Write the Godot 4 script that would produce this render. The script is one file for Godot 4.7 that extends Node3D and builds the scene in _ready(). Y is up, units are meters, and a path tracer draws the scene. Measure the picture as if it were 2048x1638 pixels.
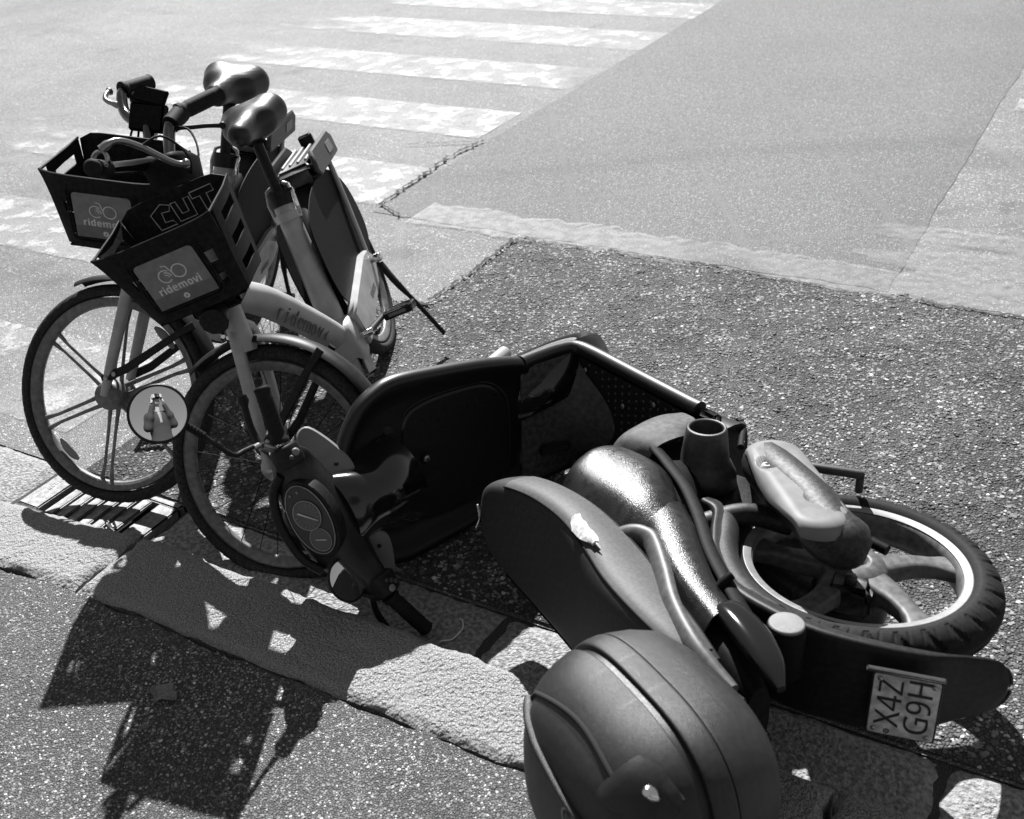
extends Node3D

# ---------------------------------------------------------------- mesh building
class MB:
	var v := PackedVector3Array()
	var uv := PackedVector2Array()
	var ix := PackedInt32Array()
	var col := PackedColorArray()

	func vert(p: Vector3, t := Vector2.ZERO) -> int:
		v.append(p)
		uv.append(t)
		return v.size() - 1

	func tri(a: int, b: int, c: int) -> void:
		ix.append(a); ix.append(b); ix.append(c)

	func quad(a: int, b: int, c: int, d: int) -> void:
		tri(a, b, c)
		tri(a, c, d)

	# turns the pieces added since index "from" so that their faces look outwards
	func orient(from: int) -> void:
		var vol := 0.0
		for i in range(from, ix.size(), 3):
			vol += v[ix[i]].dot(v[ix[i + 1]].cross(v[ix[i + 2]]))
		if vol > 0.0:
			for i in range(from, ix.size(), 3):
				var t := ix[i]
				ix[i] = ix[i + 1]
				ix[i + 1] = t

	# a sheet of points, rows of equal length; cu closes each row into a ring
	func sheet(rows: Array, cu := false, cv := false) -> void:
		var R := rows.size()
		var C: int = rows[0].size()
		var base := v.size()
		for i in R:
			for j in C:
				vert(rows[i][j], Vector2(float(j) / maxi(C - 1, 1), float(i) / maxi(R - 1, 1)))
		for i in (R if cv else R - 1):
			for j in (C if cu else C - 1):
				var i2 := (i + 1) % R
				var j2 := (j + 1) % C
				quad(base + i * C + j, base + i * C + j2, base + i2 * C + j2, base + i2 * C + j)

	func fan(ring: PackedVector3Array) -> void:
		var c := Vector3.ZERO
		for p in ring:
			c += p
		var k := vert(c / ring.size())
		var b := v.size()
		for p in ring:
			vert(p)
		for j in ring.size():
			tri(k, b + j, b + (j + 1) % ring.size())

	# rings of equal size skinned into a closed body
	func loft(rings: Array, caps := true) -> void:
		var s := ix.size()
		sheet(rings, true)
		if caps:
			var r0: PackedVector3Array = rings[0].duplicate()
			r0.reverse()
			fan(r0)
			fan(rings[rings.size() - 1])
		orient(s)

	func tube(path: PackedVector3Array, rad: Variant, sides := 12, caps := true, flat := 1.0, hint := Vector3.ZERO) -> void:
		var n := path.size()
		var rings := []
		var up := hint
		for i in n:
			var t := (path[mini(i + 1, n - 1)] - path[maxi(i - 1, 0)]).normalized()
			if up == Vector3.ZERO:
				up = Vector3.UP if absf(t.y) < 0.9 else Vector3.RIGHT
			var x := t.cross(up).normalized()
			if x.length() < 0.5:
				x = t.cross(Vector3(0.3, 0.5, 0.8)).normalized()
			var y := x.cross(t).normalized()
			up = y if hint == Vector3.ZERO else hint
			var r: float = rad[mini(i, rad.size() - 1)] if rad is Array or rad is PackedFloat32Array else rad
			var ring := PackedVector3Array()
			for k in sides:
				var a := TAU * k / sides
				ring.append(path[i] + x * cos(a) * r + y * sin(a) * r * flat)
			rings.append(ring)
		loft(rings, caps)

	# profile of (radius, height) turned about an axis
	func lathe(prof: PackedVector2Array, at: Vector3, axis: Vector3, segs := 32, closed := false) -> void:
		var y := axis.normalized()
		var x := y.cross(Vector3(0.31, 0.67, 0.21).normalized()).normalized()
		var z := x.cross(y)
		var rings := []
		for p in prof:
			var ring := PackedVector3Array()
			for k in segs:
				var a := TAU * k / segs
				ring.append(at + y * p.y + (x * cos(a) + z * sin(a)) * maxf(p.x, 0.00005))
			rings.append(ring)
		var s := ix.size()
		if closed:
			sheet(rings, true, true)
			orient(s)
		else:
			loft(rings)

	# box with chamfered edges
	func box(c: Vector3, size: Vector3, b := Basis(), ch := 0.003) -> void:
		var h := size * 0.5
		ch = minf(ch, minf(h.x, minf(h.y, h.z)) * 0.8)
		var s := ix.size()
		var id := {}
		for axis in 3:
			for sx in [-1, 1]:
				for sy in [-1, 1]:
					for sz in [-1, 1]:
						var p := Vector3(sx * (h.x - ch), sy * (h.y - ch), sz * (h.z - ch))
						p[axis] = [sx, sy, sz][axis] * h[axis]
						id[[axis, sx, sy, sz]] = vert(c + b * p)
		var g := func(ax: int, q: Array) -> int: return id[[ax, q[0], q[1], q[2]]]
		for axis in 3:
			for sg in [-1, 1]:
				var q := []
				for uvw in [[-1, -1], [1, -1], [1, 1], [-1, 1]]:
					var w := [0, 0, 0]
					w[axis] = sg
					w[(axis + 1) % 3] = uvw[0]
					w[(axis + 2) % 3] = uvw[1]
					q.append(g.call(axis, w))
				if sg > 0:
					quad(q[3], q[2], q[1], q[0])
				else:
					quad(q[0], q[1], q[2], q[3])
		for axis in 3:
			var a1 := (axis + 1) % 3
			var a2 := (axis + 2) % 3
			for s1 in [-1, 1]:
				for s2 in [-1, 1]:
					var lo := [0, 0, 0]
					lo[axis] = -1; lo[a1] = s1; lo[a2] = s2
					var hi := lo.duplicate()
					hi[axis] = 1
					if s1 * s2 > 0:
						quad(g.call(a2, lo), g.call(a2, hi), g.call(a1, hi), g.call(a1, lo))
					else:
						quad(g.call(a1, lo), g.call(a1, hi), g.call(a2, hi), g.call(a2, lo))
		for sx in [-1, 1]:
			for sy in [-1, 1]:
				for sz in [-1, 1]:
					var w := [sx, sy, sz]
					if sx * sy * sz > 0:
						tri(g.call(2, w), g.call(1, w), g.call(0, w))
					else:
						tri(g.call(0, w), g.call(1, w), g.call(2, w))
		orient(s)

	# a flat outline with thickness; o, x, y give its plane, the outline is extruded along x cross y
	func plate(poly: PackedVector2Array, o: Vector3, x: Vector3, y: Vector3, th: float, ch := 0.0) -> void:
		var s := ix.size()
		var z := x.cross(y).normalized()
		if Geometry2D.is_polygon_clockwise(poly):
			poly = poly.duplicate()
			poly.reverse()
		var n := poly.size()
		var inn := PackedVector2Array()
		for i in n:
			var e1 := (poly[i] - poly[(i + n - 1) % n]).normalized()
			var e2 := (poly[(i + 1) % n] - poly[i]).normalized()
			var nn := (Vector2(-e1.y, e1.x) + Vector2(-e2.y, e2.x))
			inn.append(poly[i] + nn.normalized() * ch)
		var p3 := func(q: Vector2, d: float) -> Vector3: return o + x * q.x + y * q.y + z * d
		var rings := []
		for lev in ([[inn, 0.0], [poly, ch], [poly, th - ch], [inn, th]] if ch > 0.0 else [[poly, 0.0], [poly, th]]):
			var r := PackedVector3Array()
			for q in lev[0]:
				r.append(p3.call(q, lev[1]))
			rings.append(r)
		for k in rings.size() - 1:
			sheet([rings[k], rings[k + 1]], true)
		var t := Geometry2D.triangulate_polygon(inn if ch > 0.0 else poly)
		for lev in [0, rings.size() - 1]:
			var b := v.size()
			for q in rings[lev]:
				vert(q)
			for i in range(0, t.size(), 3):
				if lev == 0:
					tri(b + t[i], b + t[i + 1], b + t[i + 2])
				else:
					tri(b + t[i], b + t[i + 2], b + t[i + 1])
		# sides run the same way round as the caps
		var want := 0.0
		orient(s)

	# a sheet given thickness th along its normal, with cells left out where skip says so
	func shell(rows: Array, th: float, skip := {}, cu := false) -> void:
		var R := rows.size()
		var C: int = rows[0].size()
		var s := ix.size()
		var nrm := []
		for i in R:
			var nr := PackedVector3Array()
			for j in C:
				var du: Vector3 = rows[i][(j + 1) % C if cu else mini(j + 1, C - 1)] - rows[i][(j + C - 1) % C if cu else maxi(j - 1, 0)]
				var dv: Vector3 = rows[mini(i + 1, R - 1)][j] - rows[maxi(i - 1, 0)][j]
				nr.append(du.cross(dv).normalized())
			nrm.append(nr)
		var A := v.size()
		for i in R:
			for j in C:
				vert(rows[i][j], Vector2(float(j) / (C - 1), float(i) / (R - 1)))
		var B := v.size()
		for i in R:
			for j in C:
				vert(rows[i][j] - nrm[i][j] * th, Vector2(float(j) / (C - 1), float(i) / (R - 1)))
		var CC := C if cu else C - 1
		var has := func(i: int, j: int) -> bool:
			if cu:
				j = (j + C) % C
			return i >= 0 and i < R - 1 and j >= 0 and j < CC and not skip.has(Vector2i(i, j))
		for i in R - 1:
			for j in CC:
				if not has.call(i, j):
					continue
				var j2 := (j + 1) % C
				var q := [i * C + j, i * C + j2, (i + 1) * C + j2, (i + 1) * C + j]
				quad(A + q[0], A + q[1], A + q[2], A + q[3])
				quad(B + q[3], B + q[2], B + q[1], B + q[0])
				for e in [[i - 1, j, 1, 0], [i, j + 1, 2, 1], [i + 1, j, 3, 2], [i, j - 1, 0, 3]]:
					if not has.call(e[0], e[1]):
						var p: int = q[e[2]]
						var r: int = q[e[3]]
						var k := v.size()
						vert(v[A + p]); vert(v[A + r]); vert(v[B + r]); vert(v[B + p])
						quad(k, k + 1, k + 2, k + 3)
		orient(s)

	func add(o: MB, xf := Transform3D()) -> void:
		var b := v.size()
		for p in o.v:
			v.append(xf * p)
		uv.append_array(o.uv)
		for i in o.ix:
			ix.append(b + i)

	func mesh() -> ArrayMesh:
		var nn := PackedVector3Array()
		nn.resize(v.size())
		for i in range(0, ix.size(), 3):
			var a := ix[i]
			var b := ix[i + 1]
			var c := ix[i + 2]
			var f := (v[c] - v[a]).cross(v[b] - v[a])
			nn[a] += f
			nn[b] += f
			nn[c] += f
		for i in nn.size():
			nn[i] = nn[i].normalized() if nn[i].length_squared() > 0.0 else Vector3.UP
		var arr := []
		arr.resize(Mesh.ARRAY_MAX)
		arr[Mesh.ARRAY_VERTEX] = v
		arr[Mesh.ARRAY_NORMAL] = nn
		arr[Mesh.ARRAY_TEX_UV] = uv
		if col.size() == v.size():
			arr[Mesh.ARRAY_COLOR] = col
		arr[Mesh.ARRAY_INDEX] = ix
		var m := ArrayMesh.new()
		m.add_surface_from_arrays(Mesh.PRIMITIVE_TRIANGLES, arr)
		return m


# smooth joining of capsules and ellipsoids, meshed as surface nets (for bodies that are one skin)
class Field:
	var lo: Vector3
	var n: Vector3i
	var h: float
	var k: float
	var d := PackedFloat32Array()

	func _init(a: Vector3, b: Vector3, cell: float, blend: float) -> void:
		lo = a
		h = cell
		k = blend
		n = Vector3i(((b - a) / cell).ceil()) + Vector3i.ONE
		d.resize(n.x * n.y * n.z)
		d.fill(0.3)

	func _span(a: Vector3, b: Vector3) -> Array:
		var p := Vector3i(((a - lo) / h).floor()).clamp(Vector3i.ZERO, n - Vector3i.ONE)
		var q := Vector3i(((b - lo) / h).ceil()).clamp(Vector3i.ZERO, n - Vector3i.ONE)
		return [p, q]

	func _put(i: int, x: float) -> void:
		var o := d[i]
		var m := maxf(k - absf(o - x), 0.0) / k
		d[i] = minf(o, x) - m * m * k * 0.25

	func bone(a: Vector3, b: Vector3, ra: float, rb: float) -> void:
		var r := maxf(ra, rb) + k + h * 2.0
		var s := _span(a.min(b) - Vector3.ONE * r, a.max(b) + Vector3.ONE * r)
		var ab := b - a
		var l2 := maxf(ab.length_squared(), 1e-9)
		for z in range(s[0].z, s[1].z + 1):
			for y in range(s[0].y, s[1].y + 1):
				for x in range(s[0].x, s[1].x + 1):
					var p := lo + Vector3(x, y, z) * h
					var t := clampf((p - a).dot(ab) / l2, 0.0, 1.0)
					_put((z * n.y + y) * n.x + x, p.distance_to(a + ab * t) - lerpf(ra, rb, t))

	func ball(c: Vector3, r: Vector3, bs := Basis()) -> void:
		var e := maxf(r.x, maxf(r.y, r.z)) + k + h * 2.0
		var s := _span(c - Vector3.ONE * e, c + Vector3.ONE * e)
		var inv := bs.inverse()
		for z in range(s[0].z, s[1].z + 1):
			for y in range(s[0].y, s[1].y + 1):
				for x in range(s[0].x, s[1].x + 1):
					var p := inv * (lo + Vector3(x, y, z) * h - c)
					var k0 := (p / r).length()
					var k1 := (p / (r * r)).length()
					_put((z * n.y + y) * n.x + x, k0 * (k0 - 1.0) / maxf(k1, 1e-6))

	func into(mb: MB) -> void:
		var id := {}
		var st := mb.ix.size()
		var sx := 1
		var sy := n.x
		var sz := n.x * n.y
		for z in n.z - 1:
			for y in n.y - 1:
				for x in n.x - 1:
					var b := z * sz + y * sy + x
					var cnt := 0
					for o in [0, sx, sy, sx + sy, sz, sx + sz, sy + sz, sx + sy + sz]:
						if d[b + o] < 0.0:
							cnt += 1
					if cnt == 0 or cnt == 8:
						continue
					var sum := Vector3.ZERO
					var m := 0
					for e in [[0, 0, 0, 0], [0, 1, 0, 0], [0, 0, 1, 0], [0, 1, 1, 0], [0, 0, 0, 1], [0, 1, 0, 1], [0, 0, 1, 1], [0, 1, 1, 1], [1, 0, 0, 0], [1, 1, 0, 0], [1, 0, 1, 0], [1, 1, 1, 0]]:
						var ax: int = 2 if e[0] == 1 else (0 if e[3] == 0 else 1)
						var p0: Vector3i
						if ax == 0:
							p0 = Vector3i(0, e[1], e[2])
						elif ax == 1:
							p0 = Vector3i(e[1], 0, e[2])
						else:
							p0 = Vector3i(e[1], e[2], 0)
						var p1 := p0
						p1[ax] = 1
						var d0 := d[b + p0.x * sx + p0.y * sy + p0.z * sz]
						var d1 := d[b + p1.x * sx + p1.y * sy + p1.z * sz]
						if (d0 < 0.0) != (d1 < 0.0):
							sum += Vector3(p0).lerp(Vector3(p1), d0 / (d0 - d1))
							m += 1
					id[b] = mb.vert(lo + (Vector3(x, y, z) + sum / m) * h)
		for z in range(1, n.z - 1):
			for y in range(1, n.y - 1):
				for x in range(1, n.x - 1):
					var b := z * sz + y * sy + x
					var ins := d[b] < 0.0
					for ax in 3:
						var st1: int = [sx, sy, sz][ax]
						if (d[b + st1] < 0.0) == ins:
							continue
						var u: int = [sy, sz, sx][ax]
						var w: int = [sz, sx, sy][ax]
						var q := [id.get(b, -1), id.get(b - u, -1), id.get(b - u - w, -1), id.get(b - w, -1)]
						if q.has(-1):
							continue
						if ins:
							mb.quad(q[3], q[2], q[1], q[0])
						else:
							mb.quad(q[0], q[1], q[2], q[3])
		mb.orient(st)


# Catmull-Rom through the points, n points out
func cr(p: PackedVector3Array, n: int, closed := false) -> PackedVector3Array:
	var out := PackedVector3Array()
	var m := p.size()
	var segs := m if closed else m - 1
	for i in n:
		var t := float(i) / (n if closed else n - 1) * segs
		var k := mini(int(t), segs - 1)
		var f := t - k
		var p0 := p[(k - 1 + m) % m] if closed else p[maxi(k - 1, 0)]
		var p1 := p[k % m]
		var p2 := p[(k + 1) % m]
		var p3 := p[(k + 2) % m] if closed else p[mini(k + 2, m - 1)]
		if not closed and k == 0:
			p0 = p1 * 2.0 - p2
		if not closed and k == segs - 1:
			p3 = p2 * 2.0 - p1
		out.append(0.5 * (2.0 * p1 + (p2 - p0) * f + (2.0 * p0 - 5.0 * p1 + 4.0 * p2 - p3) * f * f + (3.0 * p1 - p0 - 3.0 * p2 + p3) * f * f * f))
	return out

func cr2(p: PackedVector2Array, n: int, closed := false) -> PackedVector2Array:
	var q := PackedVector3Array()
	for a in p:
		q.append(Vector3(a.x, a.y, 0))
	var out := PackedVector2Array()
	for a in cr(q, n, closed):
		out.append(Vector2(a.x, a.y))
	return out

func spl(rows: Array, nu: int, nv: int, closed := false) -> Array:
	var a := []
	for r in rows:
		a.append(cr(PackedVector3Array(r), nu, closed))
	var out := []
	for i in nv:
		out.append(PackedVector3Array())
	for j in nu:
		var c := PackedVector3Array()
		for r in a:
			c.append(r[j])
		c = cr(c, nv)
		for i in nv:
			out[i].append(c[i])
	return out

func V(x: float, y: float, z: float) -> Vector3:
	return Vector3(x, y, z)

func pv(a: Array) -> PackedVector3Array:
	return PackedVector3Array(a)

func ring2(cx: float, cy: float, rx: float, ry: float, n := 32, ex := 2.0) -> PackedVector2Array:
	var out := PackedVector2Array()
	for i in n:
		var a := TAU * i / n
		var c := cos(a)
		var s := sin(a)
		out.append(Vector2(cx + rx * signf(c) * pow(absf(c), 2.0 / ex), cy + ry * signf(s) * pow(absf(s), 2.0 / ex)))
	return out

# superellipse ring in 3-D
func ring3(c: Vector3, x: Vector3, y: Vector3, n := 28, ex := 2.0) -> PackedVector3Array:
	var out := PackedVector3Array()
	for q in ring2(0, 0, 1, 1, n, ex):
		out.append(c + x * q.x + y * q.y)
	return out

func rrect(w: float, h: float, r: float, n := 5) -> PackedVector2Array:
	var out := PackedVector2Array()
	for k in 4:
		var c: Vector2 = [Vector2(w / 2 - r, h / 2 - r), Vector2(-w / 2 + r, h / 2 - r), Vector2(-w / 2 + r, -h / 2 + r), Vector2(w / 2 - r, -h / 2 + r)][k]
		for i in n:
			var a := PI / 2 * (k + float(i) / (n - 1))
			out.append(c + Vector2(cos(a), sin(a)) * r)
	return out


# ---------------------------------------------------------------- nodes
var used := {}

func numbered(called: String) -> String:
	if not used.has(called):
		used[called] = 0
		return called
	used[called] += 1
	return "%s_%03d" % [called, used[called]]

func tag(o: Node, label := "", category := "", group := "", kind := "") -> void:
	if label: o.set_meta("label", label)
	if category: o.set_meta("category", category)
	if group: o.set_meta("group", group)
	if kind: o.set_meta("kind", kind)

func thing(called: String, label: String, category: String, xf := Transform3D(), group := "") -> Node3D:
	var o := Node3D.new()
	o.name = numbered(called)
	o.transform = xf
	add_child(o)
	tag(o, label, category, group)
	return o

func obj(called: String, mb: Variant, m: Material, parent: Node = null, xf := Transform3D()) -> MeshInstance3D:
	var o := MeshInstance3D.new()
	o.name = called if parent else numbered(called)
	o.mesh = mb.mesh() if mb is MB else mb
	o.material_override = m
	o.transform = xf
	(parent if parent else self).add_child(o, true)
	return o

var font: SystemFont

func lettering(called: String, text: String, size: float, m: Material, parent: Node, xf: Transform3D, depth := 0.0012, bold := false) -> MeshInstance3D:
	var t := TextMesh.new()
	t.text = text
	var f := SystemFont.new()
	f.font_names = ["Droid Sans"]
	f.font_weight = 700 if bold else 400
	t.font = f
	t.font_size = 64
	t.pixel_size = size / 46.0
	t.depth = depth
	t.curve_step = 1.0
	return obj(called, t, m, parent, xf)


# ---------------------------------------------------------------- materials
var noise_tex := {}

func noise_image(key: String, size: int, freq: float, kind: int, lo: float, hi: float, oct := 4, seed := 1, ret := -1) -> ImageTexture:
	if noise_tex.has(key):
		return noise_tex[key]
	var n := FastNoiseLite.new()
	n.noise_type = kind
	n.frequency = freq
	n.seed = seed
	n.fractal_octaves = oct
	if ret >= 0:
		n.cellular_return_type = ret
		n.fractal_type = FastNoiseLite.FRACTAL_NONE
	var im := n.get_seamless_image(size, size, false, false, 0.12, true)
	im.convert(Image.FORMAT_L8)
	var d := im.get_data()
	for i in d.size():
		d[i] = int(clampf(lerpf(lo, hi, d[i] / 255.0), 0.0, 1.0) * 255.0)
	im = Image.create_from_data(size, size, false, Image.FORMAT_L8, d)
	im.convert(Image.FORMAT_RGB8)
	noise_tex[key] = ImageTexture.create_from_image(im)
	return noise_tex[key]

func grey(x: float, a := 1.0) -> Color:
	var c := Color(x, x, x).linear_to_srgb()
	c.a = a
	return c

# lin: linear grey; mott: mottled albedo texture; bump: relief texture, cm; scale: repeats per metre
func mat(called: String, lin: float, rough: float, metal := 0.0, mott: Texture2D = null, bump: Texture2D = null, cm := 0.0, scale := 4.0, rtex: Texture2D = null) -> StandardMaterial3D:
	var m := StandardMaterial3D.new()
	m.resource_name = called
	m.albedo_color = grey(lin)
	m.roughness = rough
	m.metallic = metal
	if mott or bump or rtex:
		m.uv1_triplanar = true
		m.uv1_scale = Vector3.ONE * scale
		m.albedo_texture = mott
	if bump:
		m.heightmap_enabled = true
		m.heightmap_texture = bump
		m.heightmap_scale = cm
	if rtex:
		m.roughness_texture = rtex
		m.roughness_texture_channel = BaseMaterial3D.TEXTURE_CHANNEL_RED
	return m

var M := {}
var rng := RandomNumberGenerator.new()
var soft: FastNoiseLite
var fine: FastNoiseLite

func _ready() -> void:
	rng.seed = 7
	# ---- camera
	var cam := Camera3D.new()
	cam.name = "camera"
	cam.fov = 40.843
	cam.near = 0.05
	cam.far = 900.0
	cam.transform = Transform3D(Basis(Vector3.RIGHT, -0.547) * Basis(Vector3.BACK, -0.079), Vector3(0, 1.78, 0))
	var ca := CameraAttributesPhysical.new()
	ca.frustum_focal_length = 40.0
	ca.frustum_focus_distance = 2.75
	ca.exposure_aperture = 5.6
	cam.attributes = ca
	add_child(cam)
	cam.fov = 40.843
	# ---- sky
	var sm := ProceduralSkyMaterial.new()
	sm.sky_top_color = grey(0.10)
	sm.sky_horizon_color = grey(0.23)
	sm.sky_curve = 0.16
	sm.ground_bottom_color = grey(0.08)
	sm.ground_horizon_color = grey(0.2)
	sm.sun_angle_max = 1.0
	var sky := Sky.new()
	sky.sky_material = sm
	var env := Environment.new()
	env.background_mode = Environment.BG_SKY
	env.sky = sky
	env.tonemap_mode = Environment.TONE_MAPPER_LINEAR
	env.tonemap_exposure = 2.3
	env.sdfgi_enabled = true
	env.ssao_enabled = true
	env.ssil_enabled = true
	var we := WorldEnvironment.new()
	we.name = "environment"
	we.environment = env
	add_child(we)
	# ---- sun: high, behind the scene, a little to the right
	var sun := DirectionalLight3D.new()
	sun.name = "sun"
	sun.light_energy = 1.5
	sun.light_angular_distance = 0.5
	sun.shadow_enabled = true
	add_child(sun)
	sun.look_at_from_position(Vector3.ZERO, Vector3(0.045, -0.675, 0.736), Vector3.UP)

	make_materials()
	build_ground()
	build_bikes()
	build_scooter()
	build_small_things()

func make_materials() -> void:
	soft = FastNoiseLite.new()
	soft.seed = 5
	soft.frequency = 1.0
	soft.fractal_octaves = 4
	fine = FastNoiseLite.new()
	fine.seed = 9
	fine.frequency = 9.0
	fine.fractal_octaves = 3
	var P := FastNoiseLite.TYPE_SIMPLEX_SMOOTH
	var C := FastNoiseLite.TYPE_CELLULAR
	var mott := noise_image("mott", 512, 0.012, P, 0.62, 1.12, 5, 3)
	var dust := noise_image("dust", 512, 0.02, P, 0.45, 1.25, 6, 13)
	var grain := noise_image("grain", 512, 0.12, P, 0.0, 1.0, 2, 4)
	var leather := noise_image("leather", 512, 0.06, C, 0.0, 1.0, 1, 6, FastNoiseLite.RETURN_DISTANCE)
	var smear := noise_image("smear", 512, 0.014, P, 0.5, 1.5, 5, 21)
	var pale := noise_image("pale", 512, 0.01, P, 0.86, 1.06, 5, 33)
	M.black_gloss = mat("black_gloss", 0.007, 0.16, 0.0, dust, null, 0, 3.0, smear)
	M.black_gloss.clearcoat_enabled = true
	M.black_gloss.clearcoat = 0.6
	M.black_gloss.clearcoat_roughness = 0.08
	M.black_dirty = mat("black_dirty", 0.010, 0.42, 0.0, dust, grain, 0.02, 9.0, smear)
	M.black_satin = mat("black_satin", 0.007, 0.4, 0.0, dust, grain, 0.01, 6.0)
	M.black_worn = mat("black_worn", 0.012, 0.36, 0.0, dust, grain, 0.07, 5.0, smear)
	M.black_roll = mat("black_roll", 0.008, 0.44, 0.0, null, grain, 0.02, 9.0)
	M.black_plastic = mat("black_plastic", 0.02, 0.45, 0.0, mott, grain, 0.012, 10.0)
	M.matte_black = mat("matte_black", 0.011, 0.6, 0.0, mott, grain, 0.012, 10.0)
	M.grey_plastic = mat("grey_plastic", 0.05, 0.5, 0.0, mott, grain, 0.012, 10.0)
	M.worn_panel = mat("worn_panel", 0.07, 0.7, 0.0, dust, grain, 0.012, 5.0)
	M.basket = mat("basket", 0.022, 0.5, 0.0, mott, grain, 0.02, 8.0)
	M.rubber = mat("rubber", 0.016, 0.72, 0.0, mott, grain, 0.02, 12.0)
	M.rubber_dusty = mat("rubber_dusty", 0.04, 0.8, 0.0, dust, grain, 0.02, 9.0)
	M.seat = mat("seat", 0.03, 0.62, 0.0, mott, leather, 0.02, 14.0)
	M.seat_side = mat("seat_side", 0.06, 0.62, 0.0, mott, leather, 0.02, 14.0)
	M.saddle = mat("saddle", 0.007, 0.4)
	M.case = mat("case", 0.022, 0.48, 0.0, mott, grain, 0.05, 12.0)
	M.case_dark = mat("case_dark", 0.012, 0.4, 0.0, mott, grain, 0.03, 12.0)
	M.silver = mat("silver", 0.42, 0.42, 0.15, pale, null, 0, 2.0)
	M.silver_scratched = mat("silver_scratched", 0.38, 0.42, 0.15, pale, null, 0, 3.0)
	M.alloy = mat("alloy", 0.13, 0.55, 0.4, mott, grain, 0.01, 6.0)
	M.rim_bright = mat("rim_bright", 0.24, 0.5, 0.2, pale, null, 0, 8.0)
	M.rim_grey = mat("rim_grey", 0.18, 0.5, 0.2, mott, null, 0, 6.0)
	M.shield_grey = mat("shield_grey", 0.2, 0.5, 0.0, pale, null, 0, 3.0)
	M.handle_grey = mat("handle_grey", 0.085, 0.5, 0.0, mott, grain, 0.012, 8.0)
	M.dial_face = mat("dial_face", 0.09, 0.35)
	M.chrome = mat("chrome", 0.8, 0.12, 1.0)
	M.lever_metal = mat("lever_metal", 0.25, 0.3, 0.8)
	M.bolt = mat("bolt", 0.6, 0.3, 0.3)
	M.steel = mat("steel", 0.35, 0.35, 0.8)
	M.mirror = mat("mirror", 0.9, 0.0, 1.0)
	M.label = mat("label", 0.2, 0.5, 0.0, pale, null, 0, 6.0)
	M.label_band = mat("label_band", 0.13, 0.5, 0.0, pale, null, 0, 6.0)
	M.print_white = mat("print_white", 0.6, 0.6)
	M.print_grey = mat("print_grey", 0.2, 0.6)
	M.tube_print = mat("tube_print", 0.11, 0.5)
	for k in ["matte_black", "black_plastic", "basket", "rubber", "rubber_dusty"]:
		M[k].metallic_specular = 0.3
	M.matte_black.metallic_specular = 0.2
	M.basket.metallic_specular = 0.15
	M.shield_grey.metallic_specular = 0.3
	M.seat.metallic_specular = 0.4
	M.print_black = mat("print_black", 0.012, 0.6)
	M.paint_pen = mat("paint_pen", 0.4, 0.6)
	M.plate = mat("plate", 0.62, 0.35, 0.0, mott, null, 0, 5.0)
	M.reflector = mat("reflector", 0.18, 0.45, 0.0, null, leather, 0.05, 30.0)
	M.lens = mat("lens", 0.012, 0.12)
	M.lens.metallic_specular = 0.35
	M.glass_dark = mat("glass_dark", 0.02, 0.05)
	M.dial = mat("dial", 0.03, 0.4)
	M.foam = mat("foam", 0.75, 0.9, 0.0, mott, grain, 0.1, 12.0)
	M.iron = mat("iron", 0.05, 0.5, 0.5, dust, grain, 0.04, 8.0)
	M.dark_hole = mat("dark_hole", 0.01, 0.9)
	M.cloth = mat("cloth", 0.03, 0.9, 0.0, mott, grain, 0.05, 12.0)
	M.skin = mat("skin", 0.3, 0.6)
	M.bark = mat("bark", 0.08, 0.9, 0.0, dust, grain, 0.3, 4.0)
	M.leaf = mat("leaf", 0.07, 0.6)
	M.leaf.backlight_enabled = true
	M.leaf.backlight = grey(0.1)
	M.dry_leaf = mat("dry_leaf", 0.22, 0.7, 0.0, mott, null, 0, 20.0)
	M.iron_worn = mat("iron_worn", 0.26, 0.55, 0.2, mott, grain, 0.05, 6.0)
	M.paper = mat("paper", 0.7, 0.8)
	make_ground_materials()


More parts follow.
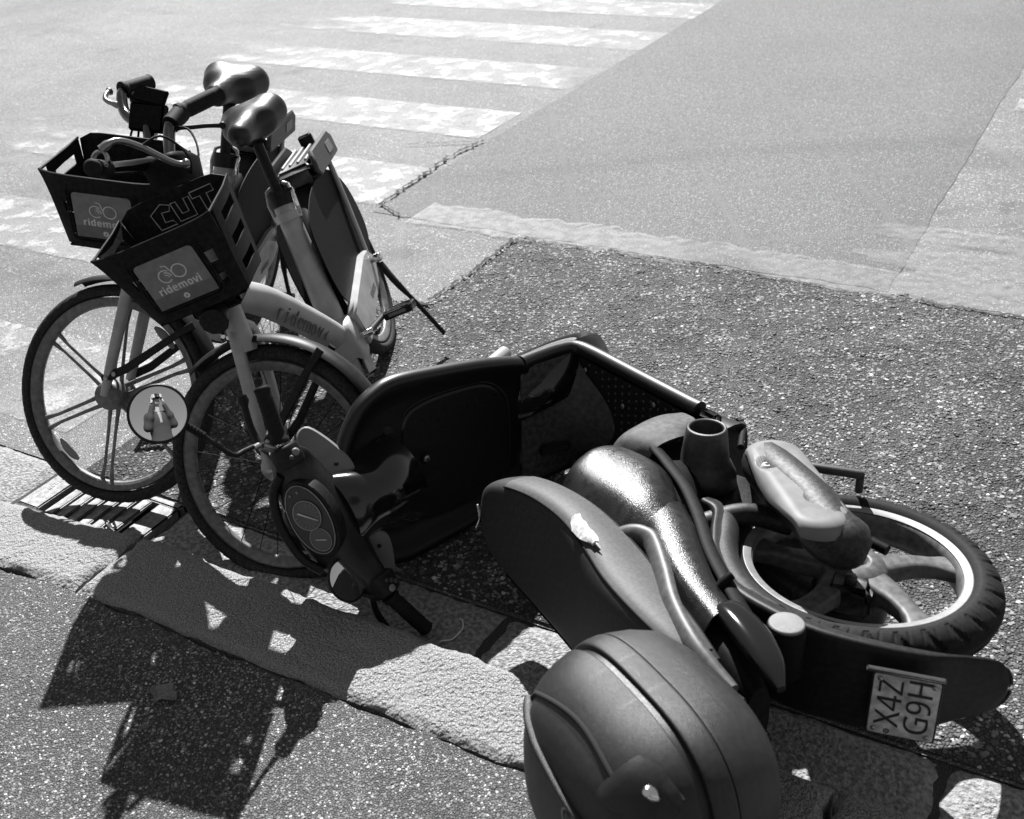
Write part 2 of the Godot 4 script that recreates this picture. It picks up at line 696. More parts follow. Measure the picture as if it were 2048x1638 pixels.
# stones set in bitumen: a cell of its own tone for each stone, dark between them
func aggregate(called: String, size: int, cell: float, dark: float, lo: float, hi: float, bright: float, seed: int) -> Array:
	var n := FastNoiseLite.new()
	n.noise_type = FastNoiseLite.TYPE_CELLULAR
	n.fractal_type = FastNoiseLite.FRACTAL_NONE
	n.seed = seed
	n.frequency = 1.0 / cell
	n.cellular_jitter = 1.0
	n.cellular_return_type = FastNoiseLite.RETURN_CELL_VALUE
	var val := n.get_seamless_image(size, size, false, false, 0.1, false)
	val.convert(Image.FORMAT_L8)
	n.cellular_return_type = FastNoiseLite.RETURN_DISTANCE2_SUB
	var dst := n.get_seamless_image(size, size, false, false, 0.1, true)
	dst.convert(Image.FORMAT_L8)
	var g := FastNoiseLite.new()
	g.seed = seed + 1
	g.frequency = 0.15
	var gr := g.get_seamless_image(size, size, false, false, 0.1, true)
	gr.convert(Image.FORMAT_L8)
	var a := val.get_data()
	var b := dst.get_data()
	var c := gr.get_data()
	var col := PackedByteArray()
	var hgt := PackedByteArray()
	col.resize(size * size)
	hgt.resize(size * size)
	for i in size * size:
		var t := a[i] / 255.0
		var r := fposmod(t * 37.31, 1.0)
		var e := smoothstep(0.05, 0.3, b[i] / 255.0)
		var x := lerpf(lo, hi, r * r)
		if r > 0.93:
			x = bright
		x = lerpf(dark, x, e) * (0.8 + 0.4 * c[i] / 255.0)
		col[i] = int(clampf(pow(x, 1.0 / 2.2), 0.0, 1.0) * 255.0)
		hgt[i] = int(clampf(e * (0.55 + 0.45 * fposmod(t * 91.7, 1.0)) * 0.85 + 0.15 * c[i] / 255.0, 0.0, 1.0) * 255.0)
	var im := Image.create_from_data(size, size, false, Image.FORMAT_L8, col)
	im.convert(Image.FORMAT_RGB8)
	var ih := Image.create_from_data(size, size, false, Image.FORMAT_L8, hgt)
	return [ImageTexture.create_from_image(im), ImageTexture.create_from_image(ih)]


func ground_mat(called: String, tone: float, tx: Array, metres: float, cm: float, rough: float) -> StandardMaterial3D:
	var m := StandardMaterial3D.new()
	m.resource_name = called
	m.albedo_color = Color(tone, tone, tone)
	m.roughness = rough
	m.uv1_triplanar = true
	m.uv1_world_triplanar = true
	m.uv1_scale = Vector3.ONE / metres
	m.albedo_texture = tx[0]
	m.vertex_color_use_as_albedo = true
	if cm > 0.0:
		m.heightmap_enabled = true
		m.heightmap_texture = tx[1]
		m.heightmap_scale = cm
	return m


func make_ground_materials() -> void:
	var road := aggregate("road", 1024, 8.0, 0.10, 0.15, 0.38, 0.55, 31)
	var walk := aggregate("walk", 1024, 7.0, 0.03, 0.06, 0.20, 0.55, 41)
	M.road = ground_mat("road_asphalt", 1.0, road, 0.92, 0.25, 0.75)
	M.trench = ground_mat("repair_asphalt", 1.0, road, 0.63, 0.3, 0.8)
	M.coarse = ground_mat("coarse_asphalt", 1.0, walk, 1.3, 0.5, 0.85)
	M.walk = ground_mat("pavement_asphalt", 1.0, walk, 0.78, 0.3, 0.75)
	var P := FastNoiseLite.TYPE_SIMPLEX
	var g1 := noise_image("granite", 1024, 0.11, P, 0.35, 1.25, 4, 51)
	var g2 := noise_image("granite_relief", 1024, 0.035, FastNoiseLite.TYPE_SIMPLEX, 0.0, 1.0, 6, 52)
	M.granite = mat("granite", 0.36, 0.8, 0.0, g1, g2, 0.55, 1.7)
	M.slab = mat("slab_stone", 0.34, 0.8, 0.0, noise_image("slab", 512, 0.04, P, 0.55, 1.15, 6, 53), g2, 0.4, 2.5)
	M.stone = mat("stone", 1.0, 0.75, 0.0)
	M.stone.vertex_color_use_as_albedo = true
	M.dirt = mat("dirt", 0.03, 0.95, 0.0, g1, g2, 1.0, 3.0)
	M.joint = mat("joint", 0.09, 0.95, 0.0, g1, g2, 0.5, 3.0)
	M.tar = mat("tar", 0.02, 0.9)
	# worn road paint: the picture's alpha says where paint is left
	var sz := 1024
	var n := FastNoiseLite.new()
	n.seed = 61
	n.frequency = 0.009
	n.fractal_octaves = 6
	n.fractal_gain = 0.62
	var im := n.get_seamless_image(sz, sz, false, false, 0.1, true)
	im.convert(Image.FORMAT_L8)
	var d := im.get_data()
	n.frequency = 0.11
	n.seed = 62
	var i2 := n.get_seamless_image(sz, sz, false, false, 0.1, true)
	i2.convert(Image.FORMAT_L8)
	var d2 := i2.get_data()
	var px := PackedByteArray()
	px.resize(sz * sz * 4)
	for i in sz * sz:
		var t := d[i] / 255.0
		var f := d2[i] / 255.0
		var a := 0.26 + 0.10 * f + 0.40 * smoothstep(0.50, 0.66, t * 0.85 + f * 0.15)
		a *= 0.25 + 0.75 * smoothstep(0.20, 0.36, t * 0.7 + f * 0.3)
		var w := int(255.0 * clampf(0.90 + 0.10 * f, 0.0, 1.0))
		px[i * 4] = w
		px[i * 4 + 1] = w
		px[i * 4 + 2] = w
		px[i * 4 + 3] = int(clampf(a, 0.0, 1.0) * 255.0)
	M.road_paint = StandardMaterial3D.new()
	M.road_paint.resource_name = "road_paint"
	M.road_paint.albedo_color = grey(0.42)
	M.road_paint.albedo_texture = ImageTexture.create_from_image(Image.create_from_data(sz, sz, false, Image.FORMAT_RGBA8, px))
	M.road_paint.transparency = BaseMaterial3D.TRANSPARENCY_ALPHA
	M.road_paint.roughness = 0.6
	M.road_paint.uv1_triplanar = true
	M.road_paint.uv1_world_triplanar = true
	M.road_paint.uv1_scale = Vector3.ONE / 1.9
	M.road_paint.vertex_color_use_as_albedo = true
	M.road_paint.heightmap_enabled = true
	M.road_paint.heightmap_texture = road[1]
	M.road_paint.heightmap_scale = 0.12
	M.dust_strip = M.road_paint.duplicate()
	M.dust_strip.resource_name = "dust_strip"
	M.dust_strip.albedo_color = grey(0.30)
	var dn := FastNoiseLite.new()
	dn.seed = 77
	dn.frequency = 0.03
	dn.fractal_octaves = 5
	var di := dn.get_seamless_image(512, 512, false, false, 0.1, true)
	di.convert(Image.FORMAT_L8)
	var dd := di.get_data()
	var dp := PackedByteArray()
	dp.resize(512 * 512 * 4)
	dp.fill(255)
	for i in 512 * 512:
		dp[i * 4 + 3] = int(255.0 * (0.22 + 0.16 * smoothstep(0.2, 0.8, dd[i] / 255.0)))
	M.dust_strip.albedo_texture = ImageTexture.create_from_image(Image.create_from_data(512, 512, false, Image.FORMAT_RGBA8, dp))
	M.dust_strip.uv1_scale = Vector3.ONE / 1.1
	M.dust_strip.heightmap_enabled = false

# ---------------------------------------------------------------- ground
# a runs along the kerb, n from the pavement out into the road, both in metres
const E1 := Vector3(0.84897, 0, 0.52844)
const EN := Vector3(0.52844, 0, -0.84897)

func G(a: float, n: float, y := 0.0) -> Vector3:
	return E1 * a + EN * n + Vector3.UP * y

func lift(a: float) -> float:   # the kerb and the pavement dip towards the crossing on the left
	return lerpf(0.035, 0.1, smoothstep(-2.75, -1.95, a))

func jag(t: float, amp: float, row: float) -> float:
	return amp * (soft.get_noise_2d(t * 3.0, row) + 0.6 * fine.get_noise_2d(t, row))

# a ground sheet between two wavy edges, with a tone for every point
func ground_sheet(a0: float, a1: float, na: int, lo: Callable, hi: Callable, nn: int, y: Callable, tone: Callable) -> MB:
	var mb := MB.new()
	var rows := []
	for i in nn + 1:
		var r := PackedVector3Array()
		for j in na + 1:
			var a := lerpf(a0, a1, float(j) / na)
			var n: float = lerpf(lo.call(a), hi.call(a), float(i) / nn)
			r.append(G(a, n, y.call(a, n)))
			var t: float = tone.call(a, n)
			mb.col.append(Color(t, t, t))
		rows.append(r)
	mb.sheet(rows)
	for i in range(0, mb.ix.size(), 3):   # look up
		if (mb.v[mb.ix[i + 2]] - mb.v[mb.ix[i]]).cross(mb.v[mb.ix[i + 1]] - mb.v[mb.ix[i]]).y < 0.0:
			var t := mb.ix[i]
			mb.ix[i] = mb.ix[i + 1]
			mb.ix[i + 1] = t
	return mb

func crack(pts: Array, w: float, y: float, row: float) -> MB:
	var path := PackedVector3Array()
	for p in pts:
		path.append(Vector3(p.x, p.y, 0))
	var len := 0.0
	for i in path.size() - 1:
		len += path[i].distance_to(path[i + 1])
	var n := int(len / 0.012) + 4
	var mb := MB.new()
	var L := PackedVector3Array()
	var R := PackedVector3Array()
	for i in n:
		var t := float(i) / (n - 1) * (path.size() - 1)
		var k := mini(int(t), path.size() - 2)
		var c := path[k].lerp(path[k + 1], t - k)
		var dir := (path[k + 1] - path[k]).normalized()
		var sd := Vector3(-dir.y, dir.x, 0)
		c += sd * (fine.get_noise_2d(i * 0.03, row) * 0.02 + fine.get_noise_2d(i * 0.12, row + 3.0) * 0.009)
		var hw := w * (0.55 + 0.7 * fine.get_noise_2d(i * 0.15, row + 9.0)) * smoothstep(0.0, 0.06, minf(t, path.size() - 1 - t) + 0.015)
		hw = maxf(hw, 0.0006)
		L.append(G(c.x + sd.x * hw, c.y + sd.y * hw, y))
		R.append(G(c.x - sd.x * hw, c.y - sd.y * hw, y))
	mb.sheet([R, L])
	if mb.ix.size() and (mb.v[mb.ix[2]] - mb.v[mb.ix[0]]).cross(mb.v[mb.ix[1]] - mb.v[mb.ix[0]]).y < 0.0:
		for i in range(0, mb.ix.size(), 3):
			var t := mb.ix[i]
			mb.ix[i] = mb.ix[i + 1]
			mb.ix[i + 1] = t
	return mb

func stone_mesh(seed: int) -> ArrayMesh:
	var mb := MB.new()
	var r := RandomNumberGenerator.new()
	r.seed = seed
	var rings := []
	for lev in [[0.55, -0.5], [1.0, 0.0], [0.62, 0.42]]:
		var ring := PackedVector3Array()
		for k in 6:
			var a := TAU * (k + r.randf_range(-0.25, 0.25)) / 6
			var q: float = lev[0] * r.randf_range(0.75, 1.2)
			ring.append(Vector3(cos(a) * q, lev[1] + r.randf_range(-0.1, 0.1), sin(a) * q))
		rings.append(ring)
	mb.loft(rings)
	# facets: every face its own corners
	var fl := MB.new()
	for i in mb.ix:
		fl.vert(mb.v[i])
		fl.ix.append(fl.v.size() - 1)
	return fl.mesh()

func scatter(called: String, count: int, parent: Node, spot: Callable, size: Vector2, tones: Callable, sink: float, seed: int) -> void:
	var r := RandomNumberGenerator.new()
	r.seed = seed
	var lists := [[], [], []]
	for i in count:
		var p: Variant = spot.call(r)
		if p == null:
			continue
		var s := lerpf(size.x, size.y, pow(r.randf(), 2.0)) * 0.5
		var b := Basis(Vector3.UP, r.randf() * TAU) * Basis(Vector3.RIGHT, r.randf_range(-0.35, 0.35)) * Basis.from_scale(Vector3(s * r.randf_range(0.8, 1.35), s * r.randf_range(0.6, 0.95), s))
		var t: float = tones.call(r, p)
		lists[i % 3].append([Transform3D(b, p - Vector3.UP * s * sink), Color(t, t, t)])
	for k in 3:
		var mm := MultiMesh.new()
		mm.transform_format = MultiMesh.TRANSFORM_3D
		mm.use_colors = true
		mm.mesh = stone_mesh(100 + k)
		mm.instance_count = lists[k].size()
		for i in lists[k].size():
			mm.set_instance_transform(i, lists[k][i][0])
			mm.set_instance_color(i, lists[k][i][1])
		var o := MultiMeshInstance3D.new()
		o.name = called
		o.multimesh = mm
		o.material_override = M.stone
		o.set_meta("kind", "stuff")
		parent.add_child(o, true)

func rough_block(a0: float, a1: float, n0: float, n1: float, y0: float, top: Callable, step: float, row: float, ragged: float) -> MB:
	# a stone with a broken, uneven top and edges
	var na := int((a1 - a0) / step)
	var nn := maxi(int((n1 - n0) / step), 3)
	var rows := []
	for i in nn + 1:
		var r := PackedVector3Array()
		for j in na + 1:
			var a := lerpf(a0, a1, float(j) / na)
			var n := lerpf(n0, n1, float(i) / nn)
			var edge := minf(minf(i, nn - i) / 2.0, minf(j, na - j) / 2.0)
			if i == 0: n -= jag(a, ragged, row)
			if i == nn: n += jag(a, ragged, row + 5.0)
			if j == 0: a += jag(n * 3.0, ragged, row + 9.0)
			if j == na: a += jag(n * 3.0, ragged, row + 12.0)
			var y: float = top.call(a) + 0.0035 * fine.get_noise_2d(a * 4.0, n * 4.0 + row) + 0.003 * soft.get_noise_2d(a * 14.0, n * 14.0 + row)
			y -= 0.012 * pow(clampf(1.0 - edge, 0.0, 1.0), 2.0)
			r.append(G(a, n, y))
		rows.append(r)
	var mb := MB.new()
	mb.sheet(rows)
	var rim := PackedVector3Array()
	for j in na + 1: rim.append(rows[0][j])
	for i in range(1, nn + 1): rim.append(rows[i][na])
	for j in range(na - 1, -1, -1): rim.append(rows[nn][j])
	for i in range(nn - 1, 0, -1): rim.append(rows[i][0])
	var low := PackedVector3Array()
	for p in rim: low.append(Vector3(p.x, y0, p.z))
	low.reverse()
	var rim2 := rim.duplicate()
	rim2.reverse()
	mb.sheet([rim2, low], true)
	if mb.ix.size() and (mb.v[mb.ix[2]] - mb.v[mb.ix[0]]).cross(mb.v[mb.ix[1]] - mb.v[mb.ix[0]]).y < 0.0:
		for i in range(0, mb.ix.size(), 3):
			var t := mb.ix[i]
			mb.ix[i] = mb.ix[i + 1]
			mb.ix[i + 1] = t
	return mb


func build_ground() -> void:
	# far sheet, out to the horizon
	var far := ground_sheet(-300, 300, 6, func(_a): return -300.0, func(_a): return 300.0, 6, func(_a, _n): return -0.22, func(_a, _n): return 0.9)
	tag(obj("ground", far, M.road), "", "", "", "structure")
	# the road
	var road_tone := func(a: float, n: float) -> float:
		var t := 0.86 + 0.20 * soft.get_noise_2d(a * 0.7, n * 0.7) + 0.12 * soft.get_noise_2d(a * 4.0, n * 4.0)
		t *= 1.0 - 0.22 * smoothstep(0.25, 0.6, soft.get_noise_2d(a * 0.35 + 9.0, n * 1.2)) - 0.35 * smoothstep(0.42, 0.62, soft.get_noise_2d(a * 2.2, n * 2.2 + 40.0))
		t *= 1.0 - 0.2 * smoothstep(0.7, 0.0, absf(a + 9.2 - 0.5 * (n - 6.5)))
		if a > -0.7: t *= 1.06
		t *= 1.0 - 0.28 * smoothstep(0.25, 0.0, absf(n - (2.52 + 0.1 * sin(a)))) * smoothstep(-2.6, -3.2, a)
		return t
	var r1 := ground_sheet(-11.0, 4.0, 250, func(_a): return 1.66, func(_a): return 11.0, 150, func(_a, _n): return 0.0, road_tone)
	var road := obj("road", r1, M.road)
	tag(road, "", "", "", "structure")
	var r2 := ground_sheet(-60.0, 60.0, 24, func(_a): return 11.0, func(_a): return 60.0, 10, func(_a, _n): return -0.001, func(_a, _n): return 1.0)
	obj("road_beyond", r2, M.road, road)
	for sd in [[-60.0, -11.0], [4.0, 60.0]]:
		obj("road_beyond", ground_sheet(sd[0], sd[1], 20, func(_a): return 1.66, func(_a): return 11.0, 6, func(_a, _n): return -0.001, func(_a, _n): return 1.0), M.road, road)
	# newer asphalt laid along the crossing
	var tr := ground_sheet(-2.98, -0.7, 90, func(a): return 3.72 + jag(a, 0.02, 1.0), func(_a): return 22.0, 300,
		func(_a, _n): return 0.0025,
		func(a, n): return 0.93 + 0.10 * soft.get_noise_2d(a * 0.8, n * 0.8) - 0.10 * smoothstep(0.45, 0.0, absf(a + 0.7 - 0.1 * sin(n * 1.3))) - 0.13 * smoothstep(0.16, 0.0, absf(n - 4.2 - 0.58 * (a + 2.98) - 0.05 * sin(a * 3.0))))
	# ragged long edges
	for i in tr.v.size():
		var j := i % 91
		if j == 0 or j == 90:
			var nn := tr.v[i].dot(EN)
			tr.v[i] += E1 * jag(nn * 0.6, 0.014, 20.0 + j)
	obj("asphalt_repair", tr, M.trench, road)
	# coarse, open asphalt by the gutter
	var coarse_hi := func(a: float) -> float: return (3.69 if a > -2.2 else 3.0) + jag(a, 0.03, 30.0)
	var inside := func(a: float, n: float) -> bool: return n > 1.67 and n < coarse_hi.call(a) and a > -2.55 + 0.12 * soft.get_noise_2d(n * 2.0, 3.0)
	var coarse := ground_sheet(-2.2, 2.4, 120, func(_a): return 1.668, coarse_hi, 60, func(a, n): return 0.006 + 0.006 * soft.get_noise_2d(a * 5.0, n * 5.0), func(a, n): return 0.75 + 0.5 * soft.get_noise_2d(a * 1.3, n * 1.3))
	var co := obj("coarse_asphalt", coarse, M.coarse)
	tag(co, "", "", "", "structure")
	var c2 := ground_sheet(-2.55, -2.2, 14, func(_a): return 1.668, func(a): return 2.98 + jag(a, 0.03, 30.0), 50, func(a, n): return 0.006 + 0.006 * soft.get_noise_2d(a * 5.0, n * 5.0), func(a, n): return 0.75 + 0.5 * soft.get_noise_2d(a * 1.3, n * 1.3))
	obj("coarse_asphalt_edge", c2, M.coarse, co)
	scatter("gravel_surface", 62000, co, func(r: RandomNumberGenerator) -> Variant:
		var a := r.randf_range(-2.6, 1.5)
		var n := r.randf_range(1.68, 3.75)
		if not inside.call(a, n): return null
		if r.randf() < 1.6 * soft.get_noise_2d(a * 9.0, n * 9.0): return null
		return G(a, n, 0.0075 + 0.006 * soft.get_noise_2d(a * 5.0, n * 5.0)),
		Vector2(0.007, 0.018), func(r: RandomNumberGenerator, p: Vector3) -> float: return (0.025 + 0.18 * r.randf() + (0.22 if r.randf() > 0.94 else 0.0)) * clampf(1.05 + 1.1 * soft.get_noise_2d(p.x * 3.5, p.z * 3.5) + 0.5 * soft.get_noise_2d(p.x * 14.0, p.z * 14.0), 0.3, 1.8), 0.25, 71)
	# pale dusty joint between the old and the new asphalt
	var dj := ground_sheet(-2.75, 2.6, 260, func(a): return 3.66 + jag(a, 0.02, 40.0), func(a): return 3.90 + jag(a, 0.05, 43.0), 12, func(_a, _n): return 0.008, func(_a, _n): return 1.0)
	fade(dj, 3.66, 3.90, 0.09)
	obj("dusty_joint", dj, M.dust_strip, road)
	var d2 := ground_sheet(-0.9, 1.6, 120, func(_a): return 3.80, func(_a): return 4.35, 24, func(_a, _n): return 0.0085, func(_a, _n): return 1.0)
	fade(d2, 3.80, 4.35, 0.22, -0.6, -0.9)
	obj("dusty_joint", d2, M.dust_strip, road)
	# the crossing
	for k in 9:
		var s: Array = [[-3.0, 10.36, 10.86], [-3.0, 9.42, 9.92], [-3.02, 8.5, 8.98], [-2.97, 7.58, 8.05], [-2.97, 6.67, 7.16], [-3.0, 5.73, 6.2], [-3.05, 4.775, 5.243], [-3.0, 3.79, 4.3], [-2.98, 2.80, 3.27]][k]
		stripe(road, s[0], s[1], s[2], k)
	stripe(road, -2.78, 1.79, 2.27, 9)
	obj("painted_mark", ground_sheet(-0.62, 0.6, 30, func(a): return 6.0 + jag(a, 0.02, 80.0), func(a): return 6.2 + jag(a, 0.02, 81.0), 3, func(_a, _n): return 0.008, func(_a, _n): return 1.0), M.road_paint, road)
	# cracks and open joints
	for c in [[[Vector2(-2.2, 3.66), Vector2(-2.19, 3.3), Vector2(-2.21, 3.02)], 0.012],
			[[Vector2(-2.98, 3.78), Vector2(-3.0, 4.1), Vector2(-3.03, 4.45), Vector2(-3.0, 4.75)], 0.012],
			[[Vector2(-3.0, 3.8), Vector2(-2.8, 3.70)], 0.008],
			[[Vector2(-3.35, 4.55), Vector2(-3.0, 4.72)], 0.006],
			[[Vector2(-2.2, 3.67), Vector2(-1.5, 3.69), Vector2(-0.9, 3.66)], 0.004],
			[[Vector2(-0.6, 3.66), Vector2(0.4, 3.68)], 0.006]]:
		obj("open_crack", crack(c[0], c[1], 0.0125, c[0][0].x * 3.0 + c[1]), M.tar, road)
	build_gutter()
	build_kerb_and_pavement()


func fade(mb: MB, n0: float, n1: float, edge: float, from := -100.0, to := -101.0) -> void:
	for i in mb.v.size():
		var a := mb.v[i].dot(E1)
		var n := mb.v[i].dot(EN)
		var e := minf(n - n0, n1 - n) + edge * (0.7 + 1.2 * fine.get_noise_2d(a * 2.0, n * 3.0))
		var k := smoothstep(0.0, edge, e) * smoothstep(to, from, a + 0.8 * soft.get_noise_2d(a, n * 4.0))
		k *= 1.0 - 0.75 * smoothstep(0.15, 0.5, soft.get_noise_2d(a * 0.9 + 30.0, n * 0.9))
		mb.col[i] = Color(1, 1, 1, k)

func stripe(road: Node, a1: float, n0: float, n1: float, k: int) -> void:
	var mb := ground_sheet(-6.15 + 0.1 * sin(k * 2.0), a1, 150, func(a): return n0 + jag(a, 0.012, 100.0 + k), func(a): return n1 + jag(a, 0.012, 120.0 + k), 16, func(_a, _n): return 0.004, func(_a, _n): return 1.0)
	fade(mb, n0, n1, 0.02, -5.2, -6.1)
	obj("painted_stripe", mb, M.road_paint, road)


func build_gutter() -> void:
	var g := Node3D.new()
	g.name = "gutter"
	add_child(g)
	tag(g, "", "", "", "structure")
	var bed := ground_sheet(-30, 30, 60, func(_a): return 1.38, func(_a): return 1.70, 3, func(_a, _n): return -0.30, func(_a, _n): return 0.5)
	obj("gutter_bed", bed, M.dark_hole, g)
	obj("joint_fill", ground_sheet(-2.12, 4.0, 100, func(_a): return 1.43, func(_a): return 1.675, 2, func(a, n): return -0.004 + 0.004 * fine.get_noise_2d(a, n), func(_a, _n): return 1.0), M.joint, g)
	obj("joint_fill", ground_sheet(-8.0, -2.61, 60, func(_a): return 1.43, func(_a): return 1.675, 2, func(a, n): return -0.004 + 0.004 * fine.get_noise_2d(a, n), func(_a, _n): return 1.0), M.joint, g)
	var ends := [-6.1, -5.1, -4.1, -3.12, -2.625, -2.12, -1.085, -0.09, 0.93, 1.95, 3.0]
	for i in ends.size() - 1:
		if i == 4:
			continue
		obj("gutter_slab", rough_block(ends[i] + 0.005, ends[i + 1] - 0.005, 1.436, 1.662, -0.06, func(_a): return 0.006, 0.02, 200.0 + i * 7.0, 0.006), M.slab, g)


func build_kerb_and_pavement() -> void:
	var k := Node3D.new()
	k.name = "kerb"
	add_child(k)
	tag(k, "", "", "", "structure")
	var ends := [-7.0, -5.6, -4.3, -3.2, -2.035, -0.25, 1.3, 2.6]
	for i in ends.size() - 1:
		obj("kerb_stone", rough_block(ends[i] + 0.006, ends[i + 1] - 0.006, 1.206, 1.428, -0.06, lift, 0.011 if i in [3, 4, 5] else 0.03, 300.0 + i * 11.0, 0.011), M.granite, k)
	var p := Node3D.new()
	p.name = "pavement"
	add_child(p)
	tag(p, "", "", "", "structure")
	var tone := func(a: float, n: float) -> float: return 1.0 + 0.35 * soft.get_noise_2d(a * 0.9, n * 0.9) + 0.2 * soft.get_noise_2d(a * 5.0, n * 5.0)
	var s1 := ground_sheet(-3.2, 1.2, 260, func(_a): return -0.3, func(a): return 1.192 + jag(a, 0.013, 60.0), 90, func(a, n): return lift(a) - 0.002 + 0.003 * soft.get_noise_2d(a * 3.0, n * 3.0), tone)
	obj("asphalt_paving", s1, M.walk, p)
	obj("asphalt_paving", ground_sheet(-30.0, 30.0, 120, func(_a): return -30.0, func(_a): return -0.3, 20, func(a, _n): return lift(a) - 0.002, func(_a, _n): return 1.0), M.walk, p)
	for sd in [[-30.0, -3.2], [1.2, 30.0]]:
		obj("asphalt_paving", ground_sheet(sd[0], sd[1], 30, func(_a): return -0.3, func(_a): return 1.195, 5, func(a, _n): return lift(a) - 0.002, func(_a, _n): return 1.0), M.walk, p)
	# the open joint behind the kerb
	obj("joint_dirt", ground_sheet(-6.0, 3.0, 90, func(_a): return 1.15, func(_a): return 1.24, 2, func(a, _n): return lift(a) - 0.03, func(_a, _n): return 1.0), M.dirt, p)
	scatter("grit_surface", 70000, p, func(r: RandomNumberGenerator) -> Variant:
		var a := r.randf_range(-2.7, 0.2)
		var n := r.randf_range(0.1, 1.185)
		if n < 0.1 or a * 0.53 - n * 0.85 > 0.4: return null
		return G(a, n, lift(a) - 0.001 + 0.003 * soft.get_noise_2d(a * 3.0, n * 3.0)),
		Vector2(0.003, 0.009), func(r: RandomNumberGenerator, p: Vector3) -> float: return (0.06 + 0.15 * r.randf() + (0.42 * r.randf() if r.randf() > 0.86 else 0.0)) * clampf(1.05 + 0.6 * soft.get_noise_2d(p.x * 2.5, p.z * 2.5), 0.5, 1.6), 0.35, 72)

# ---------------------------------------------------------------- bicycles
# bicycle axes: x forward from the rear axle, y up from the ground, z to the rider's right

func pose(x: float, z: float, yaw: float, lean: float) -> Transform3D:
	var u := Vector3(cos(yaw), 0, sin(yaw))
	var s := u.cross(Vector3.UP)
	var up := Vector3.UP * cos(lean) + s * sin(lean)
	return Transform3D(Basis(u, up, u.cross(up)), Vector3(x, 0, z))

func steer(at: Vector3, axis: Vector3, th: float) -> Transform3D:
	var a := axis.normalized()
	var f := a.cross(Vector3.BACK)
	var hz := Vector3.BACK * cos(th) + f * sin(th)
	return Transform3D(Basis(hz.cross(-a), a, hz), at) if false else Transform3D(Basis(a.cross(hz), a, hz), at)

func tyre(R: float, w: float, segs: int, depth: float, pitch: int, kind: int) -> MB:
	# axis along z, treads cut into the outer part of the profile
	var mb := MB.new()
	var rows := []
	var N := 22 if kind == 0 else 44
	var bead := R - w * 0.5 - w * 0.24
	for i in segs:
		var row := PackedVector3Array()
		var a := TAU * i / segs
		for j in N:
			var b := TAU * j / N
			var rr := R - w * 0.5 + cos(b) * w * 0.5
			var z := sin(b) * w * 0.5
			if cos(b) < 0.0:
				rr = maxf(R - w * 0.5 + cos(b) * w * 0.30, bead)
				z = sin(b) * w * 0.5 * lerpf(1.0, 0.86, -cos(b))
			if cos(b) > 0.15:
				var g := 0.0
				if kind == 0:      # road bicycle: fine chevrons
					g = depth * smoothstep(0.2, 0.6, sin(i * TAU * pitch / segs + absf(z) / w * 16.0))
				else:              # scooter: blocks cut by slanting grooves
					var zz := absf(z) / w
					var ph := fposmod(float(i) * pitch / segs + (zz if z > 0 else zz + 0.2) * 1.5, 1.0)
					var ph2 := fposmod(float(i) * pitch * 2.0 / segs - zz * 0.8, 1.0)
					g = depth * (1.0 - smoothstep(0.0, 0.04, minf(ph, 1.0 - ph) - 0.075)) * smoothstep(0.1, 0.16, zz)
					g = maxf(g, depth * 0.7 * (1.0 - smoothstep(0.0, 0.05, minf(ph2, 1.0 - ph2) - 0.06)) * smoothstep(0.36, 0.40, zz))
					g = maxf(g, depth * (1.0 - smoothstep(0.0, 0.035, absf(absf(z) / w - 0.12) - 0.015)))
				rr -= g * smoothstep(0.15, 0.22, cos(b))
			row.append(Vector3(cos(a) * rr, sin(a) * rr, z))
		rows.append(row)
	var s := mb.ix.size()
	mb.sheet(rows, true, true)
	mb.orient(s)
	return mb

func ring_profile(pts: Array) -> PackedVector2Array:
	var o := PackedVector2Array()
	for p in pts:
		o.append(Vector2(p[0], p[1]))
	return o

func fender(R: float, w: float, a0: float, a1: float, n: int) -> MB:
	var mb := MB.new()
	var rows := []
	for i in n + 1:
		var a := lerpf(a0, a1, float(i) / n)
		var r := PackedVector3Array()
		var t: float = minf(i, n - i) / 4.0
		var ww := w * (0.72 + 0.28 * clampf(t, 0.0, 1.0))
		for j in 9:
			var b := (j / 8.0 - 0.5) * 2.4
			var rr := R + cos(b) * 0.022 - 0.02
			r.append(Vector3(cos(a) * rr, sin(a) * rr, sin(b) / sin(1.2) * ww * 0.5))
		rows.append(r)
	mb.shell(rows, 0.003)
	return mb

func wire_wheel(parent: Node, xf: Transform3D, R: float, nsp: int) -> void:
	var holder := Node3D.new()
	holder.name = "wheel"
	holder.transform = xf
	parent.add_child(holder, true)
	obj("tyre", tyre(R, 0.048, 240, 0.0022, 60, 0), M.rubber_dusty, holder)
	var rim := MB.new()
	rim.lathe(ring_profile([[R - 0.044, -0.0145], [R - 0.038, -0.0165], [R - 0.038, 0.0165], [R - 0.044, 0.0145], [R - 0.062, 0.010], [R - 0.066, 0.0], [R - 0.062, -0.010]]), Vector3.ZERO, Vector3.BACK, 72, true)
	obj("rim", rim, M.rim_grey, holder)
	var hub := MB.new()
	hub.lathe(ring_profile([[0.008, -0.052], [0.012, -0.045], [0.012, -0.04], [0.032, -0.038], [0.032, -0.031], [0.02, -0.026], [0.02, 0.026], [0.032, 0.031], [0.032, 0.038], [0.012, 0.04], [0.012, 0.045], [0.008, 0.052]]), Vector3.ZERO, Vector3.BACK, 20)
	obj("hub", hub, M.steel, holder)
	for k in nsp:
		var a := TAU * k / nsp
		var side := 1.0 if k % 2 == 0 else -1.0
		var b := a + (0.55 if (k / 2) % 2 == 0 else -0.55)
		var sp := MB.new()
		sp.tube(pv([Vector3(cos(b) * 0.03, sin(b) * 0.03, side * 0.034), Vector3(cos(a) * (R - 0.063), sin(a) * (R - 0.063), side * 0.002)]), 0.0012, 5)
		obj("spoke", sp, M.matte_black, holder)

